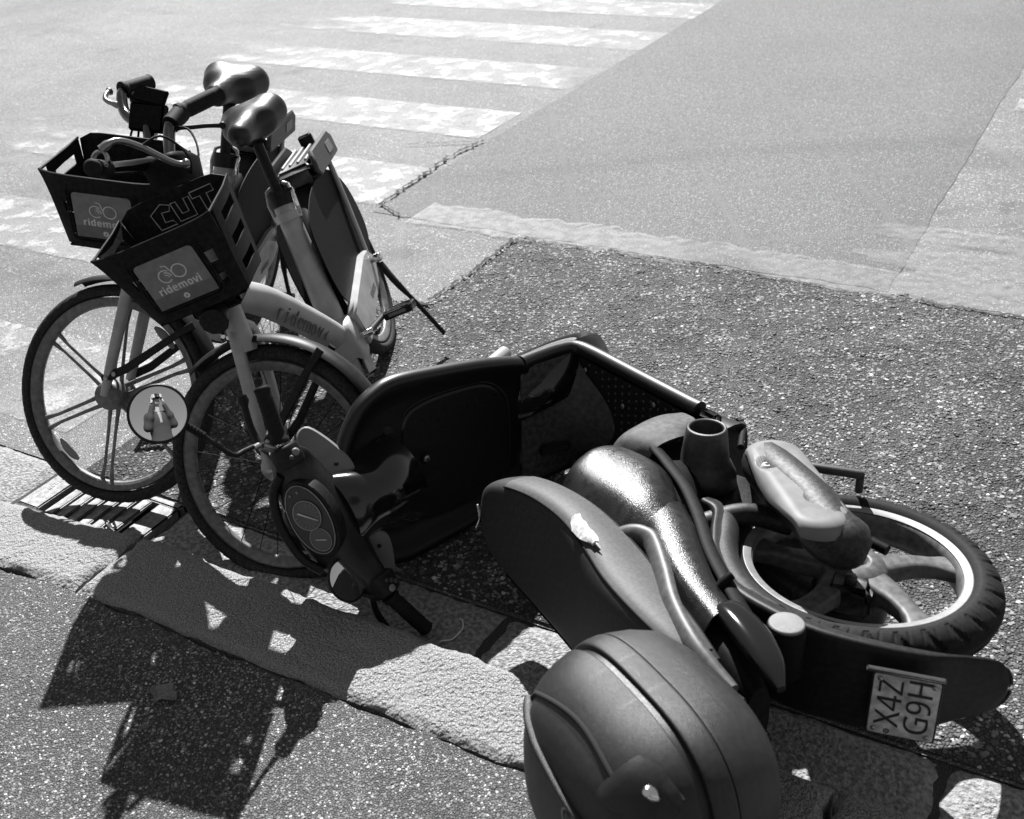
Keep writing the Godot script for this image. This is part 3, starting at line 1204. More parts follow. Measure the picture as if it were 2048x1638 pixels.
func blade_wheel(parent: Node, xf: Transform3D, R: float, turn: float) -> void:
	var holder := Node3D.new()
	holder.name = "wheel"
	holder.transform = xf
	parent.add_child(holder, true)
	obj("tyre", tyre(R, 0.045, 240, 0.0018, 60, 0), M.rubber_dusty, holder)
	var rim := MB.new()
	rim.lathe(ring_profile([[R - 0.04, -0.016], [R - 0.036, -0.017], [R - 0.036, 0.017], [R - 0.04, 0.016], [R - 0.058, 0.012], [R - 0.062, 0.0], [R - 0.058, -0.012]]), Vector3.ZERO, Vector3.BACK, 80, true)
	obj("rim", rim, M.rim_grey, holder)
	var hub := MB.new()
	hub.lathe(ring_profile([[0.009, -0.05], [0.035, -0.047], [0.042, -0.03], [0.042, 0.03], [0.035, 0.047], [0.009, 0.05]]), Vector3.ZERO, Vector3.BACK, 28)
	obj("hub", hub, M.rim_grey, holder)
	for k in 6:
		for side in [-1, 1]:
			var a := turn + TAU * k / 6
			var d := Vector3(cos(a), sin(a), 0)
			var t: Vector3 = Vector3(-sin(a), cos(a), 0) * side
			var sp := MB.new()
			sp.tube(pv([d * 0.034 + t * 0.013, d * 0.1 + t * 0.0115, d * 0.2 + t * 0.0115, d * (R - 0.058) + t * 0.016]), [0.0075, 0.0055, 0.005, 0.0075], 8, true, 0.55, Vector3.BACK)
			obj("spoke", sp, M.rim_grey, holder)
	for q in [0.5, 3.5]:
		var a: float = turn + TAU * q / 6 + 0.1
		var rf := MB.new()
		var pts := PackedVector3Array()
		for i in 9:
			var b: float = a + (i - 4) * 0.045
			pts.append(Vector3(cos(b), sin(b), 0) * (R - 0.078))
		rf.tube(pts, [0.004, 0.009, 0.012, 0.013, 0.013, 0.013, 0.012, 0.009, 0.004], 10, true, 0.35, Vector3.BACK)
		obj("wheel_reflector", rf, M.reflector, holder)


func saddle_mesh() -> MB:
	var f := Field.new(Vector3(-0.2, -0.09, -0.15), Vector3(0.2, 0.09, 0.15), 0.007, 0.055)
	for s in [-1, 1]:
		f.bone(Vector3(-0.075, 0.008, 0.055 * s), Vector3(-0.02, 0.0, 0.045 * s), 0.052, 0.045)
	f.bone(Vector3(-0.05, 0.0, 0), Vector3(0.115, -0.006, 0), 0.045, 0.036)
	var mb := MB.new()
	f.into(mb)
	return mb


func basket(bike: Node3D, has_graffiti: bool) -> void:
	var b := Node3D.new()
	b.name = "basket"
	bike.add_child(b, true)
	# front panel: the flared top edge bends outwards at the corners
	var ss := [-1.0, -0.90, -0.77, -0.60, -0.45, -0.2, 0.0, 0.2, 0.45, 0.60, 0.77, 0.90, 1.0]
	var tt := [0.0, 0.10, 0.17, 0.31, 0.47, 0.61, 0.72, 0.86, 1.0]
	var rows := []
	for t in tt:
		var r := PackedVector3Array()
		for s in ss:
			var hw := lerpf(0.120, 0.152, t)
			var x: float = 1.124 + 0.02 * t - 0.022 * pow(absf(s), 4.0) * (1.0 - 0.7 * t) + 0.012 * pow(t, 5.0)
			r.append(V(x, 0.745 + 0.203 * t + 0.006 * pow(absf(s), 6.0) * t, s * hw))
		rows.append(r)
	var skip := {}
	for c in [2, 9]:
		skip[Vector2i(2, c)] = true
		skip[Vector2i(4, c)] = true
	var front := MB.new()
	front.shell(rows, 0.004, skip)
	obj("front_panel", front, M.basket, b)
	# sides, each with three slots
	for sd in [-1, 1]:
		rows = []
		for t in [0.0, 0.14, 0.26, 0.44, 0.56, 0.74, 0.86, 1.0]:
			var r := PackedVector3Array()
			for q in [0.0, 0.12, 0.2, 0.5, 0.82, 0.9, 1.0]:
				var z := lerpf(0.120, 0.152, t)
				r.append(V(lerpf(1.102 + 0.012 * t, 0.938, q), 0.745 + lerpf(0.203, 0.215, q) * t, sd * (z - 0.004 + 0.012 * sin(q * PI) * 0.4)))
			rows.append(r)
		var sk := {}
		for c in [2, 3]:
			for ro in [1, 3, 5]:
				sk[Vector2i(ro, c)] = true
		var side := MB.new()
		side.shell(rows, 0.004, sk)
		obj("side_panel", side, M.basket, b)
		var rim := MB.new()
		rim.tube(pv([V(1.15, 0.949, sd * 0.150), V(1.0, 0.954, sd * 0.150), V(0.938, 0.961, sd * 0.149)]), 0.0035, 8)
		obj("rim", rim, M.basket, b)
	rows = []
	for t in [0.0, 0.25, 0.5, 0.75, 0.9, 1.0]:
		var r := PackedVector3Array()
		for i in 11:
			var s := i / 5.0 - 1.0
			r.append(V(0.938 - 0.006 * t, 0.745 + 0.235 * t * (1.0 - 0.09 * pow(absf(s), 8.0)), s * lerpf(0.116, 0.149, t) * (1.0 - 0.03 * pow(t, 6.0))))
		rows.append(r)
	var back := MB.new()
	back.shell(rows, 0.004)
	obj("back_panel", back, M.basket, b)
	var floor_ := MB.new()
	floor_.box(V(1.027, 0.742, 0), V(0.18, 0.006, 0.23), Basis(), 0.002)
	obj("floor_panel", floor_, M.basket, b)
	# raised frame and printed label
	var fr := MB.new()
	var o := V(1.1385, 0.84, 0.004)
	var X := V(0, 0, -1)
	var Y := V(0.095, 0.995, 0).normalized()
	var Z := X.cross(Y)
	for q in [0, 1]:
		var path := PackedVector3Array()
		for c in rrect(0.178 if q == 0 else 0.166, 0.158 if q == 0 else 0.138, 0.022, 5):
			path.append(o + X * c.x + Y * (c.y + 0.004) + Z * 0.001)
		path.append(path[0])
		fr.tube(path, 0.0028, 6, false)
	obj("label_frame", fr, M.basket, b)
	var lb := MB.new()
	lb.plate(rrect(0.152, 0.122, 0.011), o + Z * 0.001, X, Y, 0.003, 0.0008)
	var label := obj("label_plate", lb, M.label, b)
	var band := MB.new()
	band.plate(PackedVector2Array([Vector2(-0.0755, -0.0605), Vector2(0.0755, -0.0605), Vector2(0.0755, -0.030), Vector2(-0.0755, -0.030)]), o + Z * 0.0042, X, Y, 0.0006)
	obj("label_band", band, M.label_band, b)
	var lx := Transform3D(Basis(X, Y, Z), o + Z * 0.0042)
	var lg := MB.new()
	var arc := func(cx: float, cy: float, r: float, a0: float, a1: float) -> void:
		var p := PackedVector3Array()
		for i in 19:
			var a := lerpf(a0, a1, i / 18.0)
			p.append(lx * V(cx + cos(a) * r, cy + sin(a) * r, 0.0004))
		lg.tube(p, 0.0017, 6, true, 0.5, Z)
	arc.call(-0.018, 0.014, 0.0155, 0.75, 5.4)
	arc.call(0.018, 0.016, 0.0165, -2.5, 3.0)
	arc.call(-0.018, 0.009, 0.0085, 0.1, 1.5)
	arc.call(-0.018, 0.009, 0.0145, 0.1, 1.45)
	lg.tube(pv([lx * V(0.0015, 0.017, 0.0004), lx * V(-0.005, 0.038, 0.0004), lx * V(-0.015, 0.040, 0.0004)]), 0.0017, 6, true, 0.5, Z)
	lg.tube(pv([lx * V(0.0015, 0.017, 0.0004), lx * V(0.004, 0.004, 0.0004)]), 0.0017, 6, true, 0.5, Z)
	obj("printed_emblem", lg, M.print_white, b)
	lettering("printed_name", "ridemovi", 0.0185, M.print_white, b, Transform3D(lx.basis, lx * V(0, -0.0175, 0.0003)), 0.0006, true)
	var ic := MB.new()
	ic.lathe(ring_profile([[0.0, 0.0], [0.0072, 0.0], [0.0072, 0.0006], [0.0, 0.0006]]), lx * V(0.0, -0.046, 0.0006), Z, 20)
	obj("printed_icon", ic, M.print_white, b)
	var bolt := MB.new()
	bolt.plate(PackedVector2Array([Vector2(0.0015, 0.005), Vector2(-0.003, -0.001), Vector2(-0.0005, -0.001), Vector2(-0.0015, -0.005), Vector2(0.003, 0.001), Vector2(0.0005, 0.001)]), lx * V(0, -0.046, 0.0013), X, Y, 0.0005)
	obj("printed_bolt", bolt, M.label_band, b)
	if has_graffiti:
		# pen outlines of three block letters on the inside of the back panel
		var gz := V(1, 0, 0)
		var at := func(x: float, y: float) -> Vector3: return V(0.9455 - 0.006 * ((y + 0.932 - 0.745) / 0.235), 0.932 + y, -x)
		var pen := MB.new()
		for poly in [[[-0.075, -0.028], [-0.08, 0.012], [-0.045, 0.028], [-0.025, 0.018], [-0.032, 0.005], [-0.052, 0.008], [-0.056, -0.016], [-0.036, -0.018], [-0.03, -0.03], [-0.075, -0.03]],
				[[-0.022, 0.02], [-0.008, 0.02], [-0.006, -0.012], [0.012, -0.012], [0.014, 0.02], [0.028, 0.02], [0.026, -0.028], [-0.02, -0.028], [-0.022, 0.02]],
				[[0.034, 0.026], [0.092, 0.026], [0.092, 0.010], [0.072, 0.010], [0.07, -0.026], [0.054, -0.026], [0.054, 0.010], [0.034, 0.010], [0.034, 0.026]],
				[[0.086, -0.024], [0.098, -0.024], [0.098, -0.013], [0.086, -0.013], [0.086, -0.024]]]:
			var path := PackedVector3Array()
			for q in poly:
				path.append(at.call(q[0] + 0.01, q[1]))
			pen.tube(path, 0.0014, 5, true, 0.4, gz)
		obj("graffiti", pen, M.paint_pen, b)


func bar(path: Array, r: float, n := 26) -> MB:
	var mb := MB.new()
	mb.tube(cr(pv(path), n), r, 12)
	return mb

func grip_mesh(a: Vector3, b: Vector3, r: float) -> MB:
	var mb := MB.new()
	var n := 26
	var pts := PackedVector3Array()
	var rad := []
	for i in n + 1:
		pts.append(a.lerp(b, float(i) / n))
		rad.append(r * (1.0 + (0.05 if i % 2 == 0 and i > 4 and i < 22 else 0.0) + (0.22 if i < 3 else 0.0) + (0.1 if i == n - 1 else 0.0)) * (0.8 if i == n else 1.0))
	mb.tube(pts, rad, 16)
	return mb

func lever(parent: Node, path: Array, r: float, m: Material) -> void:
	var mb := MB.new()
	var p := cr(pv(path), 18)
	var rad := []
	for i in 18:
		rad.append(r * (1.25 if i < 3 else (1.5 if i == 16 else (1.1 if i == 17 else 0.9))))
	mb.tube(p, rad, 8)
	obj("brake_lever", mb, m, parent)


func make_bike(label: String, xf: Transform3D, turned: float, bar_at: Vector3, wire: bool) -> Node3D:
	var t := thing("rental_bicycle", label, "bicycle", xf, "rental bicycles parked at the kerb")
	var R := 0.305
	var bb := V(0.42, 0.265, 0)
	var st := V(0.265, 0.70, 0)
	# --- frame
	var f := MB.new()
	f.tube(pv([V(0.43, 0.24, 0), V(0.36, 0.44, 0), V(0.30, 0.60, 0), st]), [0.041, 0.037, 0.034, 0.031], 20)
	obj("seat_tube", f, M.silver_scratched, t)
	f = MB.new()
	f.tube(cr(pv([V(0.42, 0.245, 0), V(0.60, 0.425, 0), V(0.80, 0.60, 0), V(0.985, 0.715, 0)]), 16), [0.046], 22, true, 0.85)
	var down := obj("down_tube", f, M.silver, t)
	f = MB.new()
	f.tube(pv([V(1.04, 0.572, 0), V(0.93, 0.81, 0)]), [0.029, 0.028], 20)
	obj("head_tube", f, M.silver_scratched, t)
	# the name along the left flank of the down tube
	var dd := (V(0.80, 0.60, 0) - V(0.55, 0.38, 0)).normalized()
	var nn := V(-dd.y, dd.x, 0) * 0.62 + V(0, 0, -1) * 0.785
	var side_up := dd.cross(V(0, 0, -1))
	var name_n := (V(0, 0, -1) * 0.80 + V(dd.y, -dd.x, 0) * 0.60).normalized()
	var name_x := -dd
	var name_y := name_n.cross(name_x)
	for c in 8:   # set letter by letter so that they follow the tube's curve
		var q := (c - 3.5) * 0.042
		var mid := V(0.655, 0.477, 0) - dd * q
		lettering("printed_letter", "ridemovi"[c], 0.042, M.tube_print, t, Transform3D(Basis(name_x, name_y, name_n), mid + name_n * 0.0445 - name_y * 0.016), 0.004)
	# bottom bracket casting
	f = MB.new()
	f.loft([ring3(V(0.425, 0.245, -0.062), V(0.045, 0, 0), V(0, 0.045, 0), 24), ring3(V(0.425, 0.245, -0.056), V(0.062, 0, 0), V(0, 0.07, 0), 24, 2.6), ring3(V(0.425, 0.24, -0.02), V(0.068, 0, 0), V(0, 0.085, 0), 24, 2.6), ring3(V(0.425, 0.24, 0.03), V(0.068, 0, 0), V(0, 0.085, 0), 24, 2.6), ring3(V(0.425, 0.245, 0.056), V(0.06, 0, 0), V(0, 0.07, 0), 24, 2.6), ring3(V(0.425, 0.245, 0.062), V(0.045, 0, 0), V(0, 0.045, 0), 24)])
	obj("motor_housing", f, M.silver, t)
	f = MB.new()
	f.box(V(0.445, 0.165, -0.01), V(0.11, 0.09, 0.085), Basis(V(0, 0, 1), 0.35), 0.014)
	obj("lower_bracket", f, M.silver_scratched, t)
	# chain case on the left, seat stays, chain stay on the right
	f = MB.new()
	f.plate(PackedVector2Array([Vector2(0.40, 0.20), Vector2(0.30, 0.205), Vector2(0.03, 0.235), Vector2(-0.035, 0.275), Vector2(-0.045, 0.315), Vector2(-0.01, 0.35), Vector2(0.06, 0.358), Vector2(0.33, 0.33), Vector2(0.41, 0.315)]), V(0, 0, -0.045), V(1, 0, 0), V(0, 1, 0), -0.034 if false else 0.034, 0.008)
	for i in f.v.size():
		f.v[i].z = -0.045 - (f.v[i].z + 0.045)
	var s0 := 0
	f.orient(s0)
	obj("chain_case", f, M.silver, t)
	f = MB.new()
	for k in 8:
		f.box(V(0.105 + k * 0.011, 0.262, -0.0795), V(0.006 if k % 3 else 0.009, 0.020, 0.001), Basis(), 0.0002)
	obj("printed_number", f, M.print_grey, t)
	f = MB.new()
	f.tube(pv([V(0.38, 0.25, 0.05), V(0.15, 0.275, 0.075), V(-0.01, 0.30, 0.08)]), 0.012, 12)
	obj("chain_stay", f, M.silver, t)
	for sd in [-1, 1]:
		f = MB.new()
		f.tube(cr(pv([V(0.0, 0.31, 0.072 * sd), V(-0.07, 0.45, 0.07 * sd), V(-0.13, 0.57, 0.066 * sd), V(-0.16, 0.635, 0.062 * sd)]), 10), 0.0095, 10)
		obj("rack_stay", f, M.silver, t)
		# skirt guard
		f = MB.new()
		var gp := cr2(PackedVector2Array([Vector2(0.06, 0.27), Vector2(0.36, 0.34), Vector2(0.345, 0.56), Vector2(0.22, 0.63), Vector2(0.02, 0.645), Vector2(-0.13, 0.61), Vector2(-0.23, 0.5), Vector2(-0.19, 0.34)]), 40, true)
		f.plate(gp, V(0, 0, 0.056 * sd - 0.002), V(1, 0, 0), V(0, 1, 0), 0.004, 0.001)
		obj("skirt_guard", f, M.matte_black, t)
		# crank and pedal
		f = MB.new()
		var ca := -0.35 if sd < 0 else PI - 0.35
		var ce := V(bb.x + cos(ca) * -0.155, bb.y + sin(ca) * -0.05 - 0.02 * sd, sd * 0.098)
		if sd < 0:
			ce = V(0.285, 0.222, -0.115)
		else:
			ce = V(0.555, 0.31, 0.115)
		f.tube(pv([V(bb.x, bb.y - 0.02, sd * 0.088), V(bb.x, bb.y - 0.02, sd * 0.088).lerp(ce, 0.15), ce.lerp(V(bb.x, bb.y, sd * 0.09), 0.1), ce]), [0.017, 0.014, 0.011, 0.013], 12, true, 0.75)
		obj("crank", f, M.black_plastic, t)
		f = MB.new()
		f.tube(pv([V(bb.x, bb.y - 0.02, sd * 0.05), V(bb.x, bb.y - 0.02, sd * 0.104)]), 0.011, 12)
		obj("crank_bolt", f, M.chrome, t)
		var pd := Node3D.new()
		pd.name = "pedal"
		t.add_child(pd, true)
		pd.transform = Transform3D(Basis(V(0, 0, 1), 0.25), ce + V(0, 0, sd * 0.055))
		f = MB.new()
		for q in [-1, 1]:
			f.box(V(q * 0.036, 0, 0), V(0.014, 0.026, 0.094), Basis(), 0.004)
			f.box(V(0, 0, q * 0.043), V(0.07, 0.026, 0.012), Basis(), 0.004)
		f.box(V(0, 0, 0), V(0.02, 0.02, 0.09), Basis(), 0.004)
		obj("body", f, M.black_plastic, pd)
		for q in [-1, 1]:
			f = MB.new()
			f.box(V(q * 0.0435, 0, 0), V(0.003, 0.011, 0.06), Basis(), 0.001)
			obj("pedal_reflector", f, M.reflector, pd)
	# --- saddle, post, clamp
	var top := V(0.193, 0.90, 0)
	f = MB.new()
	f.tube(pv([st, st.lerp(top, 0.5), top + V(0.004, -0.02, 0)]), 0.0165, 16)
	obj("seat_post", f, M.black_plastic, t)
	f = MB.new()
	f.tube(pv([V(0.278, 0.665, 0), V(0.262, 0.708, 0)]), 0.036, 20)
	obj("seat_collar", f, M.black_plastic, t)
	f = MB.new()
	f.tube(pv([V(0.292, 0.622, 0), V(0.285, 0.645, 0)]), 0.041, 20)
	for sd in [-1, 1]:
		f.tube(pv([V(0.29, 0.63, 0.04 * sd), V(0.272, 0.68, 0.043 * sd), V(0.25, 0.715, 0.036 * sd), V(0.23, 0.72, 0.018 * sd)]), 0.006, 8)
	obj("clamp", f, M.silver, t)
	f = MB.new()
	f.tube(cr(pv([V(0.262, 0.7, -0.03), V(0.28, 0.705, -0.05), V(0.305, 0.69, -0.052), V(0.31, 0.66, -0.05)]), 10), 0.006, 8)
	obj("quick_release", f, M.chrome, t)
	f = MB.new()
	f.box(top + V(0, -0.04, 0), V(0.06, 0.03, 0.05), Basis(), 0.008)
	obj("saddle_clamp", f, M.black_plastic, t)
	obj("saddle", saddle_mesh(), M.saddle, t, Transform3D(Basis(V(0, 0, 1), 0.1), top + V(0.0, 0.005, 0)))
	# --- rear rack with battery
	var rk := Node3D.new()
	rk.name = "battery_rack"
	rk.transform = Transform3D(Basis(V(0, 0, 1), 0.06), V(-0.10, 0.665, 0))
	t.add_child(rk, true)
	f = MB.new()
	f.box(V(0, -0.01, 0), V(0.30, 0.075, 0.13), Basis(), 0.016)
	obj("battery", f, M.grey_plastic, rk)
	for q in [-0.042, -0.014, 0.014, 0.042]:
		f = MB.new()
		f.tube(pv([V(-0.125, 0.031, q), V(0.1, 0.031, q)]), 0.0045, 8)
		obj("slat", f, M.silver, rk)
	for sd in [-1, 1]:
		f = MB.new()
		f.plate(PackedVector2Array([Vector2(-0.16, -0.03), Vector2(0.13, -0.03), Vector2(0.15, -0.01), Vector2(0.13, 0.055), Vector2(-0.13, 0.055), Vector2(-0.165, 0.03)]), V(0, 0, sd * 0.075 - 0.008), V(1, 0, 0), V(0, 1, 0), 0.016, 0.005)
		obj("rack_side", f, M.grey_plastic if sd < 0 else M.black_plastic, rk)
	f = MB.new()
	f.plate(rrect(0.07, 0.036, 0.009), V(-0.075, 0.012, -0.0838), V(-1, 0, 0), V(0, 1, 0), 0.0012, 0.0003)
	obj("rack_label", f, M.label, rk)
	f = MB.new()
	f.box(V(-0.15, 0.04, 0), V(0.02, 0.05, 0.05), Basis(), 0.006)
	obj("battery_latch", f, M.black_plastic, rk)
	# --- rear wheel and mudguard
	wire_wheel(t, Transform3D(Basis(), V(0, R, 0)), R, 28)
	obj("rear_mudguard", fender(R + 0.022, 0.062, -0.5 + PI, 0.35, 40), M.black_plastic, t, Transform3D(Basis(), V(0, R, 0)))
	f = MB.new()
	f.box(V(-0.30, 0.47, 0), V(0.02, 0.07, 0.045), Basis(V(0, 0, 1), 0.6), 0.006)
	obj("rear_lamp", f, M.lens, t)
	f = MB.new()
	f.lathe(ring_profile([[0.004, 0.0], [0.012, 0.001], [0.013, 0.012], [0.016, 0.013], [0.016, 0.03], [0.013, 0.036], [0.004, 0.037]]), V(0, 0.31, -0.08), V(0, 0, -1), 16)
	obj("axle_nut", f, M.chrome, t)
	# --- kickstand
	f = MB.new()
	if wire:
		f.tube(cr(pv([V(0.0, 0.285, -0.10), V(0.04, 0.22, -0.13), V(0.075, 0.12, -0.175), V(0.082, 0.015, -0.205), V(0.082, 0.0, -0.21)]), 14), [0.013, 0.013, 0.012, 0.012, 0.011, 0.008, 0.008, 0.008, 0.008, 0.008, 0.008, 0.008, 0.010, 0.010], 10)
	else:
		f.tube(cr(pv([V(0.0, 0.285, -0.10), V(0.03, 0.2, -0.115), V(0.045, 0.1, -0.14), V(0.05, 0.03, -0.165)]), 14), [0.013, 0.013, 0.012, 0.012, 0.011, 0.008, 0.008, 0.008, 0.008, 0.008, 0.008, 0.008, 0.010, 0.010], 10)
	obj("kickstand", f, M.black_plastic, t)
	# --- front end, turned on the steering axis
	var ax := V(-0.42, 0.907, 0)
	var fk := steer(V(1.138 if wire else 1.12, 0.30, 0), ax, turned - PI)
	# in the fork's own axes the wheel sits a little ahead of the axis
	var fw := fk * Transform3D(Basis(), V(0.045, 0.0, 0))
	if wire:
		wire_wheel(t, fw, R, 28)
	else:
		blade_wheel(t, fw, R, 1.6)
	obj("front_mudguard", fender(R + 0.022, 0.062, 1.15 if wire else 1.1, 3.2 if wire else 3.0, 40), M.black_plastic, t, fw)
	for sd in [-1, 1]:
		f = MB.new()
		f.tube(cr(pv([V(0.045, 0.0, 0.052 * sd), V(0.03, 0.1, 0.052 * sd), V(0.008, 0.25, 0.05 * sd), V(0.0, 0.325, 0.044 * sd), V(0.0, 0.355, 0.028 * sd)]), 16), [0.011, 0.0125, 0.0135, 0.0145, 0.015, 0.0155, 0.016, 0.016, 0.0165, 0.0165, 0.017, 0.017, 0.017, 0.017, 0.016, 0.015], 14)
		obj("fork_leg", f, M.silver_scratched, t, fk)
		f = MB.new()
		f.tube(pv([V(0.05, 0.045, 0.06 * sd), V(-0.02, 0.085, 0.058 * sd), V(-0.16, 0.20, 0.042 * sd), V(-0.198, 0.228, 0.032 * sd)]), [0.012, 0.012, 0.01, 0.011], 8, true, 0.35, V(0, 0, 1))
		obj("mudguard_stay", f, M.black_plastic, t, fk)
		for q in [[0.036, 0.052], [0.012, 0.066]]:
			f = MB.new()
			f.lathe(ring_profile([[0.0, 0.0], [0.0075, 0.0], [0.0065, 0.004], [0.0, 0.005]]), V(q[0], q[1], 0.064 * sd), V(0, 0, sd), 12)
			obj("rivet", f, M.steel, t, fk)
	f = MB.new()
	f.tube(pv([V(0, 0.345, -0.035), V(0, 0.36, 0), V(0, 0.345, 0.035)]), 0.019, 14)
	f.tube(pv([V(0, 0.34, 0), V(0, 0.80, 0)]), 0.0155, 14)
	obj("fork_crown", f, M.silver_scratched, t, fk)
	f = MB.new()
	f.box(V(0.02, 0.335, 0.0), V(0.045, 0.03, 0.05), Basis(), 0.006)
	f.tube(pv([V(0.04, 0.345, -0.03), V(0.055, 0.35, -0.01), V(0.05, 0.33, 0.015), V(0.035, 0.34, 0.03)]), 0.005, 8)
	obj("brake_caliper", f, M.chrome, t, fk)
	f = MB.new()
	f.tube(cr(pv([V(0.05, 0.35, -0.01), V(0.06, 0.45, -0.02), V(0.03, 0.6, -0.02), V(0.02, 0.72, -0.03)]), 14), 0.003, 6)
	obj("brake_cable", f, M.rubber, t, fk)
	# lamp under the basket and the bracket that carries both
	f = MB.new()
	f.lathe(ring_profile([[0.0, 0.0], [0.02, 0.002], [0.033, 0.02], [0.036, 0.06], [0.032, 0.062], [0.0, 0.058]]), V(1.045, 0.705, 0), V(1, -0.1, 0), 10)
	obj("headlamp", f, M.black_plastic, t)
	f = MB.new()
	f.box(V(0.98, 0.715, 0), V(0.15, 0.04, 0.13), Basis(), 0.008)
	f.box(V(0.93, 0.69, 0), V(0.06, 0.06, 0.06), Basis(), 0.01)
	obj("basket_bracket", f, M.black_plastic, t)
	basket(t, wire)
	# --- handlebar
	var hb := steer(bar_at, ax, turned)
	if wire:
		obj("handlebar", bar([V(0, -0.03, 0.0), V(-0.03, -0.02, -0.03), V(-0.043, 0.053, -0.088), V(-0.045, 0.11, -0.135), V(-0.034, 0.137, -0.185), V(0.035, 0.165, -0.275)], 0.0155), M.black_gloss, t, hb)
		obj("handlebar", bar([V(0, -0.03, 0.0), V(-0.03, -0.01, 0.04), V(-0.048, -0.012, 0.12), V(-0.042, -0.02, 0.20), V(-0.01, -0.03, 0.28)], 0.0155), M.black_gloss, t, hb)
		obj("grip", grip_mesh(V(-0.036, 0.135, -0.175), V(0.042, 0.167, -0.285), 0.021), M.rubber, t, hb)
		obj("grip", grip_mesh(V(-0.04, -0.021, 0.21), V(-0.01, -0.032, 0.30), 0.018), M.rubber, t, hb)
		lever(t, [V(-0.05, 0.10, -0.125), V(-0.01, 0.085, -0.15), V(0.02, 0.079, -0.19), V(0.05, 0.067, -0.20), V(0.062, 0.062, -0.19)], 0.007, M.black_plastic)
		t.get_child(t.get_child_count() - 1).transform = hb
		lever(t, [V(-0.03, 0.02, 0.215), V(0.0, 0.03, 0.19), V(0.02, 0.01, 0.14), V(0.05, -0.04, 0.08), V(0.07, -0.05, 0.05)], 0.0085, M.lever_metal)
		t.get_child(t.get_child_count() - 1).transform = hb
		f = MB.new()
		f.lathe(ring_profile([[0.016, -0.006], [0.021, -0.006], [0.022, 0.006], [0.016, 0.006]]), V(-0.04, 0.0, 0.215), V(0.05, 0.1, 1), 20, true)
		obj("bell_ring", f, M.steel, t, hb)
		f = MB.new()
		f.loft([ring3(V(-0.005, -0.075, 0.0), V(0.05, 0, 0), V(0, 0, 0.06), 20, 3.5), ring3(V(-0.005, -0.02, 0.0), V(0.056, 0, 0), V(0, 0, 0.07), 20, 3.5), ring3(V(-0.005, -0.005, 0.0), V(0.045, 0, 0), V(0, 0, 0.055), 20, 3.5)])
		obj("lock_unit", f, M.matte_black, t, hb)
		f = MB.new()
		f.tube(cr(pv([V(-0.045, 0.10, -0.13), V(0.005, 0.07, -0.12), V(0.03, 0.0, -0.08), V(0.02, -0.07, -0.03)]), 14), 0.003, 6)
		f.tube(cr(pv([V(0.02, 0.01, 0.14), V(0.06, 0.02, 0.10), V(0.07, -0.03, 0.04), V(0.03, -0.08, 0.0)]), 14), 0.003, 6)
		obj("brake_cable", f, M.rubber, t, hb)
		f = MB.new()
		f.tube(pv([V(-0.045, 0.105, -0.13), V(-0.032, 0.135, -0.18)]), 0.024, 14)
		obj("grip_shift", f, M.rubber, t, hb)
	else:
		obj("handlebar", bar([V(0, -0.04, -0.03), V(-0.07, -0.045, -0.07), V(-0.145, -0.02, -0.105), V(-0.19, 0.035, -0.145), V(-0.19, 0.06, -0.18), V(-0.17, 0.09, -0.235)], 0.0155), M.black_gloss, t, hb)
		obj("handlebar", bar([V(0, -0.06, 0.0), V(0.03, -0.10, 0.03), V(0.06, -0.14, 0.06), V(0.08, -0.16, 0.09), V(0.10, -0.17, 0.13)], 0.0155), M.black_gloss, t, hb)
		obj("grip", grip_mesh(V(-0.197, 0.048, -0.155), V(-0.168, 0.092, -0.245), 0.021), M.rubber, t, hb)
		obj("grip", grip_mesh(V(0.085, -0.163, 0.10), V(0.12, -0.178, 0.17), 0.0185), M.rubber, t, hb)
		lever(t, [V(-0.17, 0.0, -0.12), V(-0.22, 0.012, -0.12), V(-0.235, 0.03, -0.135), V(-0.24, 0.045, -0.16)], 0.008, M.lever_metal)
		t.get_child(t.get_child_count() - 1).transform = hb
		f = MB.new()
		f.lathe(ring_profile([[0.0, 0.0], [0.016, 0.0], [0.022, 0.006], [0.018, 0.016], [0.0, 0.02]]), V(-0.165, 0.035, -0.175), V(0.7, -0.3, 0.4), 18)
		obj("gear_shifter", f, M.black_plastic, t, hb)
		f = MB.new()
		f.box(V(0.0, -0.035, 0.0), V(0.105, 0.075, 0.03), Basis(), 0.006)
		obj("display_holder", f, M.matte_black, t, hb)
		f = MB.new()
		f.box(V(0.0, 0.022, 0.0), V(0.10, 0.045, 0.012), Basis(V(0, 0, 1), -0.12) * Basis(V(1, 0, 0), -0.25), 0.004)
		obj("display", f, M.matte_black, t, hb)
		f = MB.new()
		f.tube(cr(pv([V(-0.04, -0.05, 0.0), V(-0.05, -0.1, 0.0), V(-0.02, -0.15, 0.0)]), 8), 0.003, 6)
		obj("brake_cable", f, M.rubber, t, hb)
	return t


func build_bikes() -> void:
	make_bike("rental bicycle with block-letter graffiti in its basket and wire-spoke front wheel", pose(-0.404, -3.435, 1.613, 0.337), 1.43, V(0.816, 1.03, 0), true)
	make_bike("rental bicycle at the left whose front wheel has paired flat spokes", pose(-0.927, -3.778, 1.724, -0.156), 1.36, V(0.816, 1.03, 0), false)

# ---------------------------------------------------------------- the fallen scooter
# scooter axes: x forward from the rear axle, y up between the wheels, z to the rider's right (which points at the sky)

